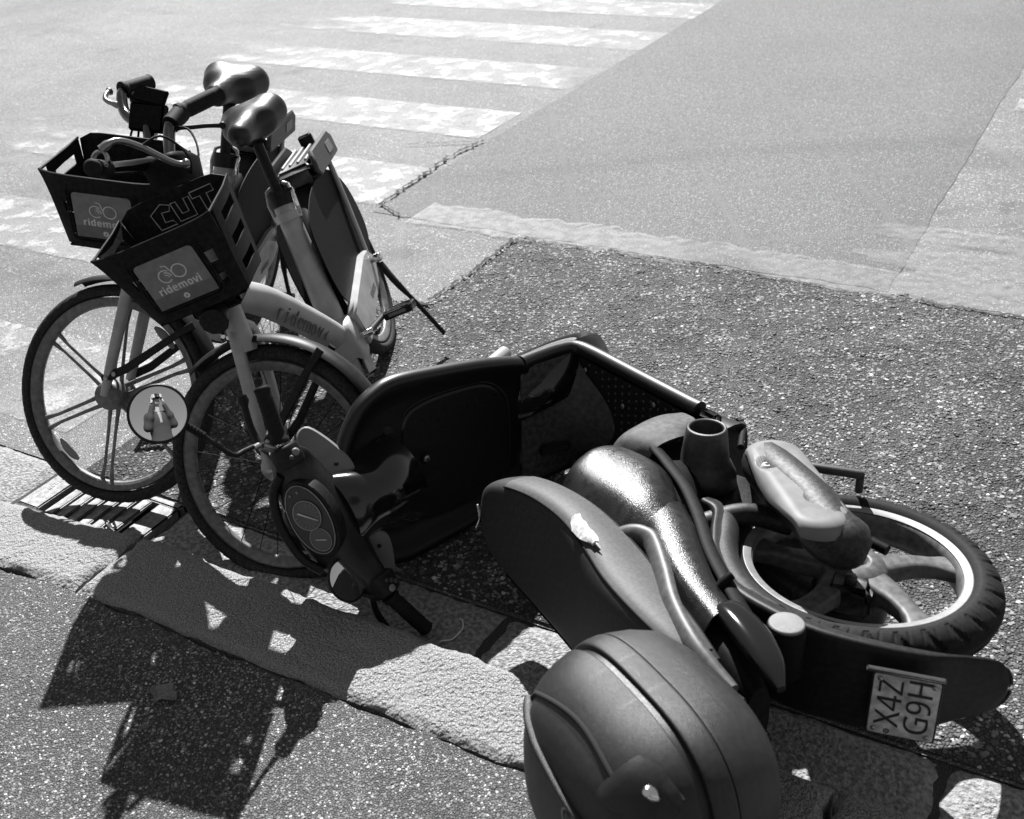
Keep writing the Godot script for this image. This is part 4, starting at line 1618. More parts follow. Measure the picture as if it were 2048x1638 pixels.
func cast_wheel(parent: Node, xf: Transform3D, R: float, w: float, turn: float, disc: bool) -> void:
	var h := Node3D.new()
	h.name = "wheel"
	h.transform = xf
	parent.add_child(h, true)
	obj("tyre", tyre(R, w, 640, 0.0065, 30, 1), M.rubber, h)
	var rim := MB.new()
	var r := R - 0.066
	rim.lathe(ring_profile([[r, -0.034], [r + 0.006, -0.037], [r + 0.006, 0.037], [r, 0.034], [r - 0.016, 0.030], [r - 0.020, 0.012], [r - 0.020, -0.012], [r - 0.016, -0.030]]), Vector3.ZERO, Vector3.BACK, 96, true)
	obj("rim", rim, M.rim_grey, h)
	for sd in [-1, 1]:
		var band := MB.new()
		band.lathe(ring_profile([[r - 0.014, 0.0345 * sd], [r + 0.001, 0.0385 * sd], [r + 0.0035, 0.0378 * sd], [r + 0.0035, 0.0345 * sd], [r - 0.014, 0.031 * sd]]), Vector3.ZERO, Vector3.BACK, 96, true)
		obj("rim_band", band, M.rim_bright, h)
	var hub := MB.new()
	hub.lathe(ring_profile([[0.017, -0.05], [0.06, -0.048], [0.072, -0.03], [0.070, 0.022], [0.058, 0.036], [0.034, 0.042], [0.024, 0.042], [0.022, 0.022], [0.0, 0.022]]), Vector3.ZERO, Vector3.BACK, 36)
	obj("hub", hub, M.alloy, h)
	for k in 5:
		var a := turn + TAU * k / 5
		var d := Vector3(cos(a), sin(a), 0)
		var t := Vector3(-sin(a), cos(a), 0)
		var rings := []
		for q in 9:
			var u := q / 8.0
			var c := d * lerpf(0.045, r - 0.014, u) + t * 0.012 * sin(u * PI) + Vector3(0, 0, 0.012 * (1.0 - u))
			var wd := lerpf(0.036, 0.023, smoothstep(0.0, 0.6, u)) + 0.014 * smoothstep(0.72, 1.0, u)
			rings.append(ring3(c, t * wd, Vector3(0, 0, lerpf(0.024, 0.016, u)), 20, 3.6))
		var sp := MB.new()
		sp.loft(rings)
		obj("spoke", sp, M.alloy, h)
	var ax := MB.new()
	ax.tube(pv([V(0, 0, -0.075), V(0, 0, 0.052)]), 0.008, 12)
	ax.lathe(ring_profile([[0.0, 0.0], [0.015, 0.0], [0.015, 0.01], [0.0, 0.011]]), V(0, 0, 0.03), V(0, 0, 1), 6)
	obj("axle", ax, M.steel, h)
	if disc:
		var dk := MB.new()
		dk.lathe(ring_profile([[0.06, -0.062], [0.105, -0.062], [0.105, -0.058], [0.06, -0.058]]), Vector3.ZERO, Vector3.BACK, 48, true)
		obj("brake_disc", dk, M.steel, h)


func mirror_part(t: Node3D, c: Vector3, n: Vector3, r: float, R: float, xf: Transform3D) -> void:
	n = n.normalized()
	var h := Node3D.new()
	h.name = "mirror"
	h.transform = xf
	t.add_child(h, true)
	var prof := PackedVector2Array()
	var N := 14
	for i in N + 1:
		var q := r * i / N
		prof.append(Vector2(q, R - R + (sqrt(R * R - q * q) - sqrt(R * R - r * r))))
	var g := MB.new()
	g.lathe(prof, c, n, 64)
	# only the dome: the flat closing disc lies behind it, inside the shell
	obj("mirror_glass", g, M.mirror, h)
	var sh := MB.new()
	sh.lathe(ring_profile([[0.0, -0.022], [r * 0.5, -0.02], [r * 0.85, -0.013], [r + 0.003, -0.003], [r + 0.0045, 0.002], [r + 0.0005, 0.0035], [r - 0.001, 0.0005], [r - 0.001, -0.002], [0.0, -0.004]]), c, n, 48)
	obj("mirror_shell", sh, M.black_plastic, h)


func mirrored(p: Array, s: float) -> PackedVector3Array:
	var o := PackedVector3Array()
	for v in p:
		o.append(Vector3(v.x, v.y, v.z * s))
	return o


func build_scooter() -> void:
	var n := Vector3(0.05, 0.994, -0.1).normalized()
	var u := Vector3(cos(deg_to_rad(-121.0)), 0, sin(deg_to_rad(-121.0)))
	u = (u - n * u.dot(n)).normalized()
	var w := n.cross(u)
	var t := thing("fallen_scooter", "dark motor scooter lying on its side with torn seat and big top case", "motor scooter", Transform3D(Basis(u, w, n), Vector3(0.672, 0.305, -1.722) - n * 0.035))
	var mb: MB

	# ---------------- leg shield
	var lev := [[0.15, 0.976, 0.165], [0.19, 0.97, 0.182], [0.30, 0.957, 0.207], [0.43, 0.945, 0.225], [0.55, 0.934, 0.236], [0.61, 0.928, 0.222], [0.655, 0.922, 0.19], [0.69, 0.915, 0.13], [0.705, 0.91, 0.07]]
	var rows := []
	for l in lev:
		var r := []
		for sd in [-1, 1]:
			var half_row := []
			for q in [[0.0, 0.0, 0.0], [0.2, 0.002, 0.0], [0.45, 0.007, 0.0], [0.68, 0.010, 0.0], [0.82, 0.002, 0.0], [0.92, -0.010, 0.0], [0.99, -0.016, 0.0], [1.0, -0.015, 0.010], [1.0, -0.006, 0.019], [1.0, 0.008, 0.021], [1.0, 0.022, 0.015], [1.0, 0.030, 0.004]]:
				half_row.append(V(l[1] + q[1], l[0] + q[2] * smoothstep(0.62, 0.70, l[0]), sd * (q[0] * l[2] + q[2] * lerpf(1.0, 0.55, smoothstep(0.64, 0.70, l[0])))))
			if sd < 0:
				half_row.reverse()
				half_row.pop_back()
			r.append_array(half_row)
		rows.append(r)
	mb = MB.new()
	mb.shell(spl(rows, 90, 48), 0.005)
	obj("leg_shield", mb, M.black_satin, t)
	# outer shell, bulging forwards
	var ss := [-1.0, -0.96, -0.86, -0.7, -0.45, -0.2, 0.0, 0.2, 0.45, 0.7, 0.86, 0.96, 1.0]
	rows = []
	for l in lev:
		var r := []
		for s in ss:
			var a := absf(s)
			r.append(V(l[1] + 0.026 + 0.115 * pow(1.0 - a * a, 0.6) * (1.0 - 0.55 * smoothstep(0.35, 0.72, l[0])), l[0] - 0.01 * (1.0 - a), s * (l[2] + 0.004)))
		rows.append(r)
	mb = MB.new()
	mb.shell(spl(rows, 50, 36), -0.005)
	obj("front_shell", mb, M.black_gloss, t)
	# glove box door in the inner face, its groove and locks
	var tilt := V(-0.075, 0.997, 0).normalized()
	var dn := tilt.cross(V(0, 0, 1)) * -1.0
	var door := cr2(PackedVector2Array([Vector2(-0.165, 0.0), Vector2(-0.16, 0.10), Vector2(-0.135, 0.15), Vector2(-0.07, 0.168), Vector2(0.07, 0.168), Vector2(0.135, 0.15), Vector2(0.16, 0.10), Vector2(0.165, 0.0), Vector2(0.155, -0.09), Vector2(0.11, -0.145), Vector2(0.05, -0.16), Vector2(-0.05, -0.16), Vector2(-0.11, -0.145), Vector2(-0.155, -0.09)]), 72, true)
	mb = MB.new()
	var zx := V(0, 0, 1)
	var outn := zx.cross(tilt)
	if outn.x > 0.0:
		zx = -zx
		outn = zx.cross(tilt)
	mb.plate(door, V(0.958, 0.375, 0) - outn * 0.004, zx, tilt, 0.012, 0.005)
	var dr := obj("glove_box_door", mb, M.black_dirty, t)
	mb = MB.new()
	var gp := PackedVector3Array()
	for q in door:
		gp.append(V(0.958, 0.375, 0) + zx * q.x * 1.035 + tilt * q.y * 1.035 + outn * 0.0005)
	gp.append(gp[0])
	mb.tube(gp, 0.0035, 6, false)
	obj("door_groove", mb, M.dark_hole, t)
	for lk in [[V(0.9265, 0.605, 0.095), "ignition_lock", 0.0115], [V(0.94, 0.475, 0.012), "glove_box_lock", 0.010]]:
		mb = MB.new()
		mb.lathe(ring_profile([[0.0, 0.0], [lk[2] * 1.5, 0.0], [lk[2] * 1.4, 0.004], [lk[2] * 1.05, 0.005], [lk[2] * 1.05, 0.002], [0.0, 0.002]]), lk[0], outn, 24)
		obj("lock_bezel", mb, M.black_plastic, t)
		mb = MB.new()
		mb.lathe(ring_profile([[0.0, 0.0], [lk[2], 0.0], [lk[2] * 0.9, 0.006], [0.0, 0.0065]]), lk[0], outn, 24)
		var lo := obj(lk[1], mb, M.steel, t)
		mb = MB.new()
		mb.box(lk[0] + outn * 0.0067, V(0.0012, 0.010, 0.0028), Basis(V(1, 0, 0), 0.5), 0.0003)
		obj("keyhole", mb, M.dark_hole, t)
	# worn ramp between shield and floor, with its pocket
	rows = []
	for s in [-1.0, -0.75, -0.4, 0.0, 0.4, 0.75, 1.0]:
		var a := absf(s)
		var e := smoothstep(0.0, 1.0, a)
		var f0 := lerpf(0.81, 0.985, pow(e, 1.4))
		rows.append([V(0.972, 0.168, s * 0.172), V(0.965, 0.12, s * 0.168), V(lerpf(0.945, 0.972, e), 0.06, s * 0.166), V(lerpf(0.89, 0.98, e), 0.015, s * 0.166), V(f0, -0.016, s * 0.164)])
	mb = MB.new()
	mb.shell(spl(rows, 22, 40), 0.005)
	obj("foot_ramp", mb, M.worn_panel, t)
	mb = MB.new()
	mb.box(V(0.957, 0.075, -0.085), V(0.02, 0.09, 0.03), Basis(V(0, 0, 1), -0.2), 0.006)
	obj("ramp_pocket", mb, M.dark_hole, t)
	# floor with its raised studs
	mb = MB.new()
	mb.box(V(0.755, -0.030, 0), V(0.50, 0.02, 0.315), Basis(), 0.006)
	obj("floor_board", mb, M.black_plastic, t)
	mb = MB.new()
	for i in 17:
		for j in 15:
			var p := V(0.535 + i * 0.028, -0.0205, -0.145 + j * 0.0205 + (0.01 if i % 2 else 0.0))
			if p.x > lerpf(0.80, 0.97, pow(absf(p.z) / 0.165, 1.4)) or absf(p.z) > 0.148:
				continue
			mb.lathe(ring_profile([[0.0045, 0.0], [0.004, 0.0015], [0.0026, 0.0028], [0.0, 0.003]]), p, V(0, 1, 0), 8)
	var studs := obj("floor_studs", mb, M.grey_plastic, t)
	tag(studs, "", "", "", "stuff")
	for p in [V(0.94, -0.018, 0.125), V(0.66, -0.018, 0.13), V(0.78, -0.018, 0.08)]:
		mb = MB.new()
		mb.lathe(ring_profile([[0.0, 0.0], [0.008, 0.0], [0.0065, 0.004], [0.003, 0.0045], [0.0, 0.003]]), p, V(0, 1, 0), 14)
		obj("floor_bolt", mb, M.steel, t)
	for sd in [1, -1]:
		mb = MB.new()
		mb.tube(cr(pv(mirrored([V(0.975, 0.165, 0.178), V(0.99, 0.10, 0.176), V(1.0, 0.03, 0.174), V(0.99, -0.02, 0.172), V(0.93, -0.035, 0.170), V(0.75, -0.037, 0.168), V(0.52, -0.039, 0.166)], sd)), 50), 0.020, 14)
		obj("floor_edge", mb, M.black_roll, t)
		mb = MB.new()
		mb.box(V(0.485, -0.04, 0.155 * sd), V(0.06, 0.035, 0.035), Basis(), 0.010)
		obj("edge_cap", mb, M.matte_black, t)
	mb = MB.new()
	mb.loft([ring3(V(1.0, -0.04, 0), V(0, 0.04, 0), V(0, 0, 0.12), 24, 4.0), ring3(V(0.97, -0.07, 0), V(0, 0.05, 0), V(0, 0, 0.135), 24, 4.0), ring3(V(0.55, -0.085, 0), V(0, 0.045, 0), V(0, 0, 0.13), 24, 4.0), ring3(V(0.45, -0.085, 0), V(0, 0.05, 0), V(0, 0, 0.14), 24, 4.0)])
	obj("belly_pan", mb, M.black_plastic, t)

	# ---------------- body under the seat
	mb = MB.new()
	mb.loft([ring3(V(0.535, 0.18, 0), V(0, 0.20, 0), V(0, 0, 0.10), 28, 3.2), ring3(V(0.50, 0.20, 0), V(0, 0.23, 0), V(0, 0, 0.125), 28, 3.2), ring3(V(0.38, 0.24, 0), V(0, 0.2, 0), V(0, 0, 0.135), 28, 3.2), ring3(V(0.25, 0.325, 0), V(0, 0.115, 0), V(0, 0, 0.125), 28, 3.0), ring3(V(0.08, 0.40, 0), V(0, 0.065, 0), V(0, 0, 0.115), 28, 3.0), ring3(V(-0.12, 0.45, 0), V(0, 0.045, 0), V(0, 0, 0.10), 28, 3.0), ring3(V(-0.20, 0.47, 0), V(0, 0.03, 0), V(0, 0, 0.07), 28, 2.4)])
	obj("inner_body", mb, M.matte_black, t)
	for sd in [1, -1]:
		# bulging front cover
		rows = [mirrored([V(0.535, 0.31, 0.118), V(0.532, 0.315, 0.12), V(0.525, 0.325, 0.122), V(0.518, 0.335, 0.122), V(0.51, 0.345, 0.118)], sd),
			mirrored([V(0.515, 0.205, 0.128), V(0.512, 0.245, 0.158), V(0.50, 0.30, 0.168), V(0.485, 0.36, 0.150), V(0.475, 0.395, 0.112)], sd),
			mirrored([V(0.455, 0.175, 0.132), V(0.45, 0.225, 0.165), V(0.435, 0.29, 0.174), V(0.42, 0.36, 0.160), V(0.41, 0.41, 0.122)], sd),
			mirrored([V(0.375, 0.185, 0.134), V(0.37, 0.23, 0.168), V(0.36, 0.295, 0.177), V(0.35, 0.36, 0.162), V(0.34, 0.405, 0.122)], sd),
			mirrored([V(0.30, 0.225, 0.134), V(0.295, 0.26, 0.162), V(0.285, 0.31, 0.170), V(0.275, 0.36, 0.158), V(0.265, 0.405, 0.122)], sd),
			mirrored([V(0.245, 0.262, 0.132), V(0.24, 0.285, 0.15), V(0.232, 0.318, 0.156), V(0.226, 0.355, 0.148), V(0.22, 0.39, 0.122)], sd)]
		mb = MB.new()
		mb.shell(spl(rows, 34, 50), 0.004 * sd)
		obj("side_cover", mb, M.black_worn, t)
		# tail cover sweeping back to the lamp
		rows = [mirrored([V(0.252, 0.244, 0.132), V(0.248, 0.270, 0.150), V(0.242, 0.312, 0.157), V(0.238, 0.350, 0.148), V(0.234, 0.376, 0.125)], sd),
			mirrored([V(0.172, 0.284, 0.130), V(0.170, 0.306, 0.149), V(0.165, 0.348, 0.157), V(0.160, 0.388, 0.149), V(0.155, 0.414, 0.125)], sd),
			mirrored([V(0.085, 0.336, 0.128), V(0.083, 0.356, 0.145), V(0.08, 0.390, 0.152), V(0.075, 0.424, 0.145), V(0.070, 0.444, 0.122)], sd),
			mirrored([V(0.005, 0.378, 0.124), V(0.003, 0.394, 0.139), V(0.0, 0.420, 0.145), V(-0.002, 0.446, 0.139), V(-0.005, 0.464, 0.118)], sd),
			mirrored([V(-0.07, 0.395, 0.112), V(-0.07, 0.412, 0.132), V(-0.07, 0.437, 0.138), V(-0.07, 0.462, 0.132), V(-0.07, 0.482, 0.106)], sd)]
		mb = MB.new()
		mb.shell(spl(rows, 26, 50), 0.004 * sd)
		obj("tail_cover", mb, M.black_worn, t)
		# trim strip below the covers
		mb = MB.new()
		mb.tube(cr(pv(mirrored([V(0.50, 0.07, 0.145), V(0.475, 0.14, 0.150), V(0.40, 0.165, 0.143), V(0.30, 0.200, 0.140), V(0.20, 0.252, 0.136), V(0.10, 0.312, 0.130), V(0.0, 0.36, 0.126), V(-0.08, 0.39, 0.116)], sd)), 50), 0.014, 12, true, 0.4, V(0, 0, 1))
		obj("trim_strip", mb, M.matte_black, t)
		# piece by the rider's heel
		rows = [mirrored([V(0.58, 0.13, 0.10), V(0.575, 0.115, 0.135), V(0.565, 0.05, 0.152), V(0.55, -0.01, 0.15)], sd),
			mirrored([V(0.55, 0.205, 0.11), V(0.54, 0.17, 0.15), V(0.53, 0.09, 0.165), V(0.52, 0.0, 0.16)], sd),
			mirrored([V(0.50, 0.20, 0.115), V(0.495, 0.16, 0.155), V(0.485, 0.08, 0.168), V(0.48, 0.01, 0.163)], sd),
			mirrored([V(0.455, 0.175, 0.115), V(0.45, 0.15, 0.15), V(0.445, 0.10, 0.16), V(0.445, 0.05, 0.155)], sd)]
		mb = MB.new()
		mb.shell(spl(rows, 22, 22), 0.004 * sd)
		obj("heel_panel", mb, M.worn_panel, t)
		mb = MB.new()
		mb.lathe(ring_profile([[0.0, 0.0], [0.009, 0.0], [0.0075, 0.004], [0.003, 0.005], [0.0, 0.003]]), V(0.462, 0.142, 0.154 * sd), V(0, 0.2, sd), 14)
		obj("panel_screw", mb, M.steel, t)
		# tail lamp lens
		rows = []
		for q in [[-0.045, 0.415, 0.125, 0.016, 0.010], [-0.065, 0.420, 0.128, 0.026, 0.017], [-0.11, 0.428, 0.127, 0.031, 0.020], [-0.16, 0.440, 0.122, 0.031, 0.020], [-0.21, 0.456, 0.114, 0.024, 0.016], [-0.25, 0.474, 0.104, 0.008, 0.006]]:
			rows.append(ring3(V(q[0], q[1], q[2] * sd), V(0.25, 0.95, 0).normalized() * q[3], V(0, 0, q[4]), 24, 2.6))
		mb = MB.new()
		mb.loft(spl_rings(rows, 24))
		obj("tail_lamp", mb, M.lens, t)
		# grab handle
		mb = MB.new()
		mb.tube(cr(pv(mirrored([V(0.255, 0.44, 0.105), V(0.225, 0.405, 0.128), V(0.19, 0.392, 0.134), V(0.155, 0.403, 0.134), V(0.08, 0.445, 0.130), V(0.0, 0.492, 0.124), V(-0.10, 0.53, 0.115), V(-0.2, 0.54, 0.09)], sd)), 44), 0.0235, 16, true, 0.7)
		obj("grab_handle", mb, M.handle_grey, t)

	# ---------------- seat
	rows = []
	for q in [[0.665, 0.470, 0.020, 0.440], [0.655, 0.487, 0.06, 0.425], [0.62, 0.497, 0.095, 0.415], [0.55, 0.497, 0.125, 0.405], [0.45, 0.496, 0.148, 0.402], [0.34, 0.505, 0.158, 0.405], [0.24, 0.525, 0.152, 0.412], [0.14, 0.552, 0.142, 0.428], [0.04, 0.565, 0.136, 0.455], [-0.06, 0.568, 0.128, 0.48], [-0.13, 0.56, 0.11, 0.495]]:
		var x: float = q[0]
		var top: float = q[1]
		var hw: float = q[2]
		var lo: float = q[3]
		rows.append([V(x, lo, -hw * 0.80), V(x, lerpf(lo, top, 0.45), -hw * 0.93), V(x, lerpf(lo, top, 0.82), -hw * 0.94), V(x, top, -hw * 0.72), V(x, top + 0.006, 0), V(x, top, hw * 0.72), V(x, lerpf(lo, top, 0.82), hw * 0.94), V(x, lerpf(lo, top, 0.45), hw * 0.97), V(x, lo, hw * 0.90)])
	var seat_rows := spl(rows, 60, 70)
	mb = MB.new()
	var closed := []
	for r in seat_rows:
		closed.append(r)
	mb.loft(closed)
	obj("seat", mb, M.seat, t)
	# lighter side panels and the piping between them and the top
	for sd in [1, -1]:
		var pr := []
		var pipe := PackedVector3Array()
		for i in range(20, 68):
			var r: PackedVector3Array = seat_rows[i]
			var row := PackedVector3Array()
			for k in 9:
				var idx := (59 - 1 - k * 2) if sd > 0 else 1 + k * 2
				var p: Vector3 = r[idx]
				row.append(p + V(0, 0.0006, 0.0016 * sd))
			pr.append(row)
			pipe.append(row[8] + V(0, 0.0008, 0.0005 * sd))
		mb = MB.new()
		mb.shell(pr, 0.001 * -sd)
		obj("seat_side", mb, M.seat_side, t)
		mb = MB.new()
		mb.tube(pipe, 0.0022, 6)
		obj("seat_piping", mb, M.matte_black, t)
	# torn cover: pale foam standing open in ragged lips
	mb = MB.new()
	var rr := RandomNumberGenerator.new()
	rr.seed = 4
	var tc := V(0.262, 0.492, 0.153)
	var tears := []
	var tu := V(-0.93, 0.26, -0.10).normalized()
	var tn := V(0.1, 0.45, 0.88).normalized()
	var tv := tn.cross(tu).normalized()
	for i in 10:
		var q := i / 9.0
		var wdt := 0.023 * pow(sin(PI * clampf(q * 0.86 + 0.10, 0.0, 1.0)), 0.8) + 0.002
		var c := tc + tu * (q - 0.45) * 0.095
		var row := PackedVector3Array()
		for k in 7:
			row.append(c + tn * (0.0025 + (0.005 * rr.randf() + 0.001) * sin(PI * clampf(k / 6.0, 0.02, 0.98))) + tv * ((k - 3) / 3.0 * 0.6 * wdt * rr.randf_range(0.75, 1.25) - 0.006 * sin(q * 5.0)))
		tears.append(row)
	mb.shell(tears, 0.004)
	for q in [[0.05, 0.006]]:
		mb.tube(pv([tc + tu * q[0] * 0.7 + tv * q[1] * 0.5 + tn * 0.005, tc + tu * q[0] + tv * q[1] + tn * 0.006, tc + tu * (q[0] + 0.022) + tv * q[1] * 1.4 + tn * 0.003]), [0.004, 0.003, 0.001], 6)
	obj("torn_foam", mb, M.foam, t)
	mb = MB.new()
	mb.tube(cr(pv([V(0.655, 0.500, 0.025), V(0.662, 0.492, -0.002), V(0.650, 0.500, -0.012), V(0.655, 0.506, -0.034)]), 14), [0.002, 0.003, 0.0025, 0.003, 0.003, 0.002, 0.003, 0.0015], 6)
	obj("foam_thread", mb, M.foam, t)

	# ---------------- wheels, mudguards, exhaust
	cast_wheel(t, Transform3D(), 0.288, 0.096, 1.69, false)
	mb = MB.new()
	mb.box(V(-0.04, 0.06, 0.0), V(0.09, 0.07, 0.07), Basis(V(0, 0, 1), 0.6), 0.014)
	mb.lathe(ring_profile([[0.0, 0.0], [0.012, 0.0], [0.012, 0.018], [0.0, 0.018]]), V(-0.045, 0.066, 0.034), V(0, 0, 1), 6)
	mb.lathe(ring_profile([[0.0, -0.09], [0.075, -0.085], [0.08, -0.03], [0.07, -0.02], [0.0, -0.02]]), Vector3.ZERO, V(0, 0, 1), 30)
	obj("brake_drum", mb, M.iron, t)
	# rear mudguard: over the tyre, then out along the tail
	rows = []
	for q in [[0.285, 0.165, 0.10], [0.245, 0.165, 0.098], [0.19, 0.22, 0.095], [0.12, 0.28, 0.094], [0.02, 0.327, 0.094], [-0.08, 0.325, 0.095], [-0.17, 0.300, 0.094], [-0.25, 0.250, 0.090], [-0.315, 0.185, 0.080], [-0.35, 0.115, 0.066], [-0.372, 0.075, 0.055], [-0.384, 0.056, 0.040], [-0.390, 0.047, 0.022], [-0.392, 0.044, 0.006]]:
		var lip: float = 0.026 * smoothstep(0.03, 0.085, q[2])
		rows.append([V(q[0], q[1] - lip, q[2]), V(q[0] + 0.002, q[1], q[2] * 0.99), V(q[0] + 0.002, q[1] + 0.006, q[2] * 0.6), V(q[0] + 0.002, q[1] + 0.008, 0), V(q[0] + 0.002, q[1] + 0.006, -q[2] * 0.6), V(q[0] + 0.002, q[1], -q[2] * 0.99), V(q[0], q[1] - lip, -q[2])])
	mb = MB.new()
	mb.shell(spl(rows, 30, 60), 0.004)
	obj("rear_mudguard", mb, M.black_plastic, t)
	# grey hugger inside its front end
	rows = []
	for q in [[0.275, 0.155], [0.235, 0.165], [0.20, 0.195], [0.15, 0.245], [0.08, 0.292], [0.0, 0.318], [-0.06, 0.318]]:
		rows.append([V(q[0], q[1], 0.092), V(q[0] - 0.012, q[1] - 0.025, 0.088), V(q[0] - 0.02, q[1] - 0.04, 0.062), V(q[0] - 0.012, q[1] - 0.035, 0.055)])
	mb = MB.new()
	mb.shell(spl(rows, 14, 40), 0.003)
	obj("wheel_hugger", mb, M.grey_plastic, t)
	# number plate on the tail
	var ey := V(0.79, 0.613, 0).normalized()
	var ez := V(0, 0, 1).cross(ey)
	var pc := V(-0.305, 0.222, 0.004) + ez * 0.028
	var pl := Node3D.new()
	pl.name = "number_plate"
	pl.transform = Transform3D(Basis(V(0, 0, 1), ey, ez), pc)
	t.add_child(pl, true)
	mb = MB.new()
	mb.plate(rrect(0.136, 0.116, 0.006), V(0, 0, -0.008), V(1, 0, 0), V(0, 1, 0), 0.006, 0.0015)
	mb.box(V(0.069, 0.004, -0.002), V(0.006, 0.128, 0.014), Basis(), 0.002)
	obj("plate_holder", mb, M.black_plastic, pl)
	mb = MB.new()
	mb.plate(rrect(0.128, 0.108, 0.005), V(0, 0, -0.002), V(1, 0, 0), V(0, 1, 0), 0.002, 0.0006)
	obj("plate_face", mb, M.plate, pl)
	lettering("plate_characters", "X4Z", 0.040, M.print_black, pl, Transform3D(Basis.from_scale(V(1.12, 1, 1)), V(0.006, 0.024, 0.0006)), 0.001)
	lettering("plate_characters", "G9H", 0.040, M.print_black, pl, Transform3D(Basis.from_scale(V(1.12, 1, 1)), V(0.006, -0.024, 0.0006)), 0.001)
	for p in [V(-0.054, 0.044, 0), V(0.054, 0.044, 0), V(-0.054, -0.044, 0), V(0.054, -0.044, 0)]:
		mb = MB.new()
		mb.lathe(ring_profile([[0.0, 0.0], [0.0048, 0.0], [0.004, 0.0025], [0.0, 0.003]]), p, V(0, 0, 1), 12)
		obj("plate_screw", mb, M.steel, pl)
	mb = MB.new()
	mb.lathe(ring_profile([[0.0032, 0.0], [0.0052, 0.0], [0.0052, 0.0008], [0.0032, 0.0008]]), V(-0.056, 0.022, 0), V(0, 0, 1), 14, true)
	mb.lathe(ring_profile([[0.0, 0.0], [0.0018, 0.0], [0.0018, 0.0008], [0.0, 0.0008]]), V(-0.056, 0.022, 0), V(0, 0, 1), 5)
	obj("plate_emblem", mb, M.print_black, pl)
	# round reflector on its stub
	mb = MB.new()
	mb.lathe(ring_profile([[0.0, 0.0], [0.034, 0.0], [0.036, 0.06], [0.034, 0.098], [0.0, 0.098]]), V(-0.142, 0.352, 0.015), V(0, 0, 1), 30)
	obj("reflector_stub", mb, M.matte_black, t)
	mb = MB.new()
	mb.lathe(ring_profile([[0.0, 0.0], [0.032, 0.0], [0.032, 0.004], [0.029, 0.008], [0.0, 0.009]]), V(-0.142, 0.352, 0.113), V(0, 0, 1), 30)
	obj("round_reflector", mb, M.reflector, t)
	mb = MB.new()
	mb.tube(pv([V(0.005, 0.40, 0.10), V(0.0, 0.375, 0.13), V(-0.003, 0.352, 0.142)]), [0.007, 0.0085, 0.0085], 12)
	obj("hook", mb, M.matte_black, t)
	# engine, swing arm, exhaust with its heat shield
	mb = MB.new()
	mb.loft([ring3(V(0.47, 0.03, -0.02), V(0, 0.07, 0), V(0, 0, 0.08), 20, 2.6), ring3(V(0.34, 0.02, -0.03), V(0, 0.10, 0), V(0, 0, 0.10), 20, 2.6), ring3(V(0.18, 0.0, -0.09), V(0, 0.08, 0), V(0, 0, 0.05), 20, 2.6), ring3(V(-0.04, 0.0, -0.10), V(0, 0.07, 0), V(0, 0, 0.045), 20, 2.6)])
	obj("engine", mb, M.iron, t)
	mb = MB.new()
	mb.tube(cr(pv([V(0.34, -0.07, 0.07), V(0.30, -0.03, 0.125), V(0.22, 0.01, 0.138), V(0.10, 0.045, 0.138), V(0.0, 0.085, 0.132), V(-0.055, 0.075, 0.125), V(-0.075, 0.065, 0.12)]), 26), [0.03, 0.032, 0.035, 0.04, 0.046, 0.052, 0.055, 0.056, 0.057, 0.058, 0.058, 0.058, 0.058, 0.058, 0.058, 0.058, 0.058, 0.057, 0.056, 0.055, 0.052, 0.048, 0.042, 0.036, 0.03, 0.024], 20)
	obj("silencer", mb, M.iron, t)
	mb = MB.new()
	mb.tube(pv([V(-0.055, 0.035, 0.125), V(-0.092, 0.03, 0.122)]), 0.011, 14)
	obj("tail_pipe", mb, M.matte_black, t)
	var hs := Node3D.new()
	hs.name = "heat_shield"
	t.add_child(hs, true)
	var A := V(0.243, -0.003, 0.0)
	var B := V(0.018, 0.108, 0.0)
	var axv := (B - A).normalized()
	var cross := V(-axv.y, axv.x, 0)
	var half := (B - A).length() * 0.5
	var mid := A.lerp(B, 0.5)
	var bolts := [V(0.212, 0.052, 0), V(0.055, 0.078, 0)]
	var dome := []
	for k in 31:
		var q := 1.0 - k / 30.0
		var ring := PackedVector3Array()
		for i in 96:
			var a := TAU * i / 96
			# outline of a stadium, slightly fuller at the front
			var o := axv * (half * clampf(cos(a) * 1.6, -1.0, 1.0)) + (axv * cos(a) + cross * sin(a)) * 0.067
			var p := mid + o * q
			var along := clampf((p - mid).dot(axv), -half, half)
			var side := (p - mid - axv * along)
			var ins := clampf((0.066 - side.length()) / 0.030, 0.0, 1.0)
			var hgt := 0.166 + 0.022 * sqrt(1.0 - pow(1.0 - ins, 2.0))
			for b in bolts:
				var d := Vector2(p.x - b.x, p.y - b.y).length()
				hgt -= 0.011 * smoothstep(0.024, 0.015, d)
			ring.append(V(p.x, p.y, hgt))
		dome.append(ring)
	mb = MB.new()
	var low := PackedVector3Array()
	for p in dome[0]:
		low.append(p + V(0, 0, -0.010))
	dome.push_front(low)
	mb.loft(dome)
	obj("shield_plate", mb, M.shield_grey, hs)
	for b in bolts:
		mb = MB.new()
		mb.lathe(ring_profile([[0.0, 0.0], [0.0125, 0.0], [0.0125, 0.002], [0.0095, 0.0075], [0.005, 0.008], [0.0045, 0.004], [0.0, 0.004]]), b + V(0, 0, 0.1765), V(0, 0, 1), 20)
		obj("shield_bolt", mb, M.bolt, hs)
	# intake cup beside the body
	mb = MB.new()
	mb.lathe(ring_profile([[0.036, 0.100], [0.036, 0.20], [0.040, 0.206], [0.045, 0.202], [0.047, 0.19], [0.052, 0.15], [0.055, 0.125], [0.060, 0.120], [0.072, 0.095], [0.074, 0.07], [0.04, 0.06]]), V(0.385, 0.065, 0.0), V(0, 0, 1), 40, true)
	obj("intake_cup", mb, M.grey_plastic, t)
	mb = MB.new()
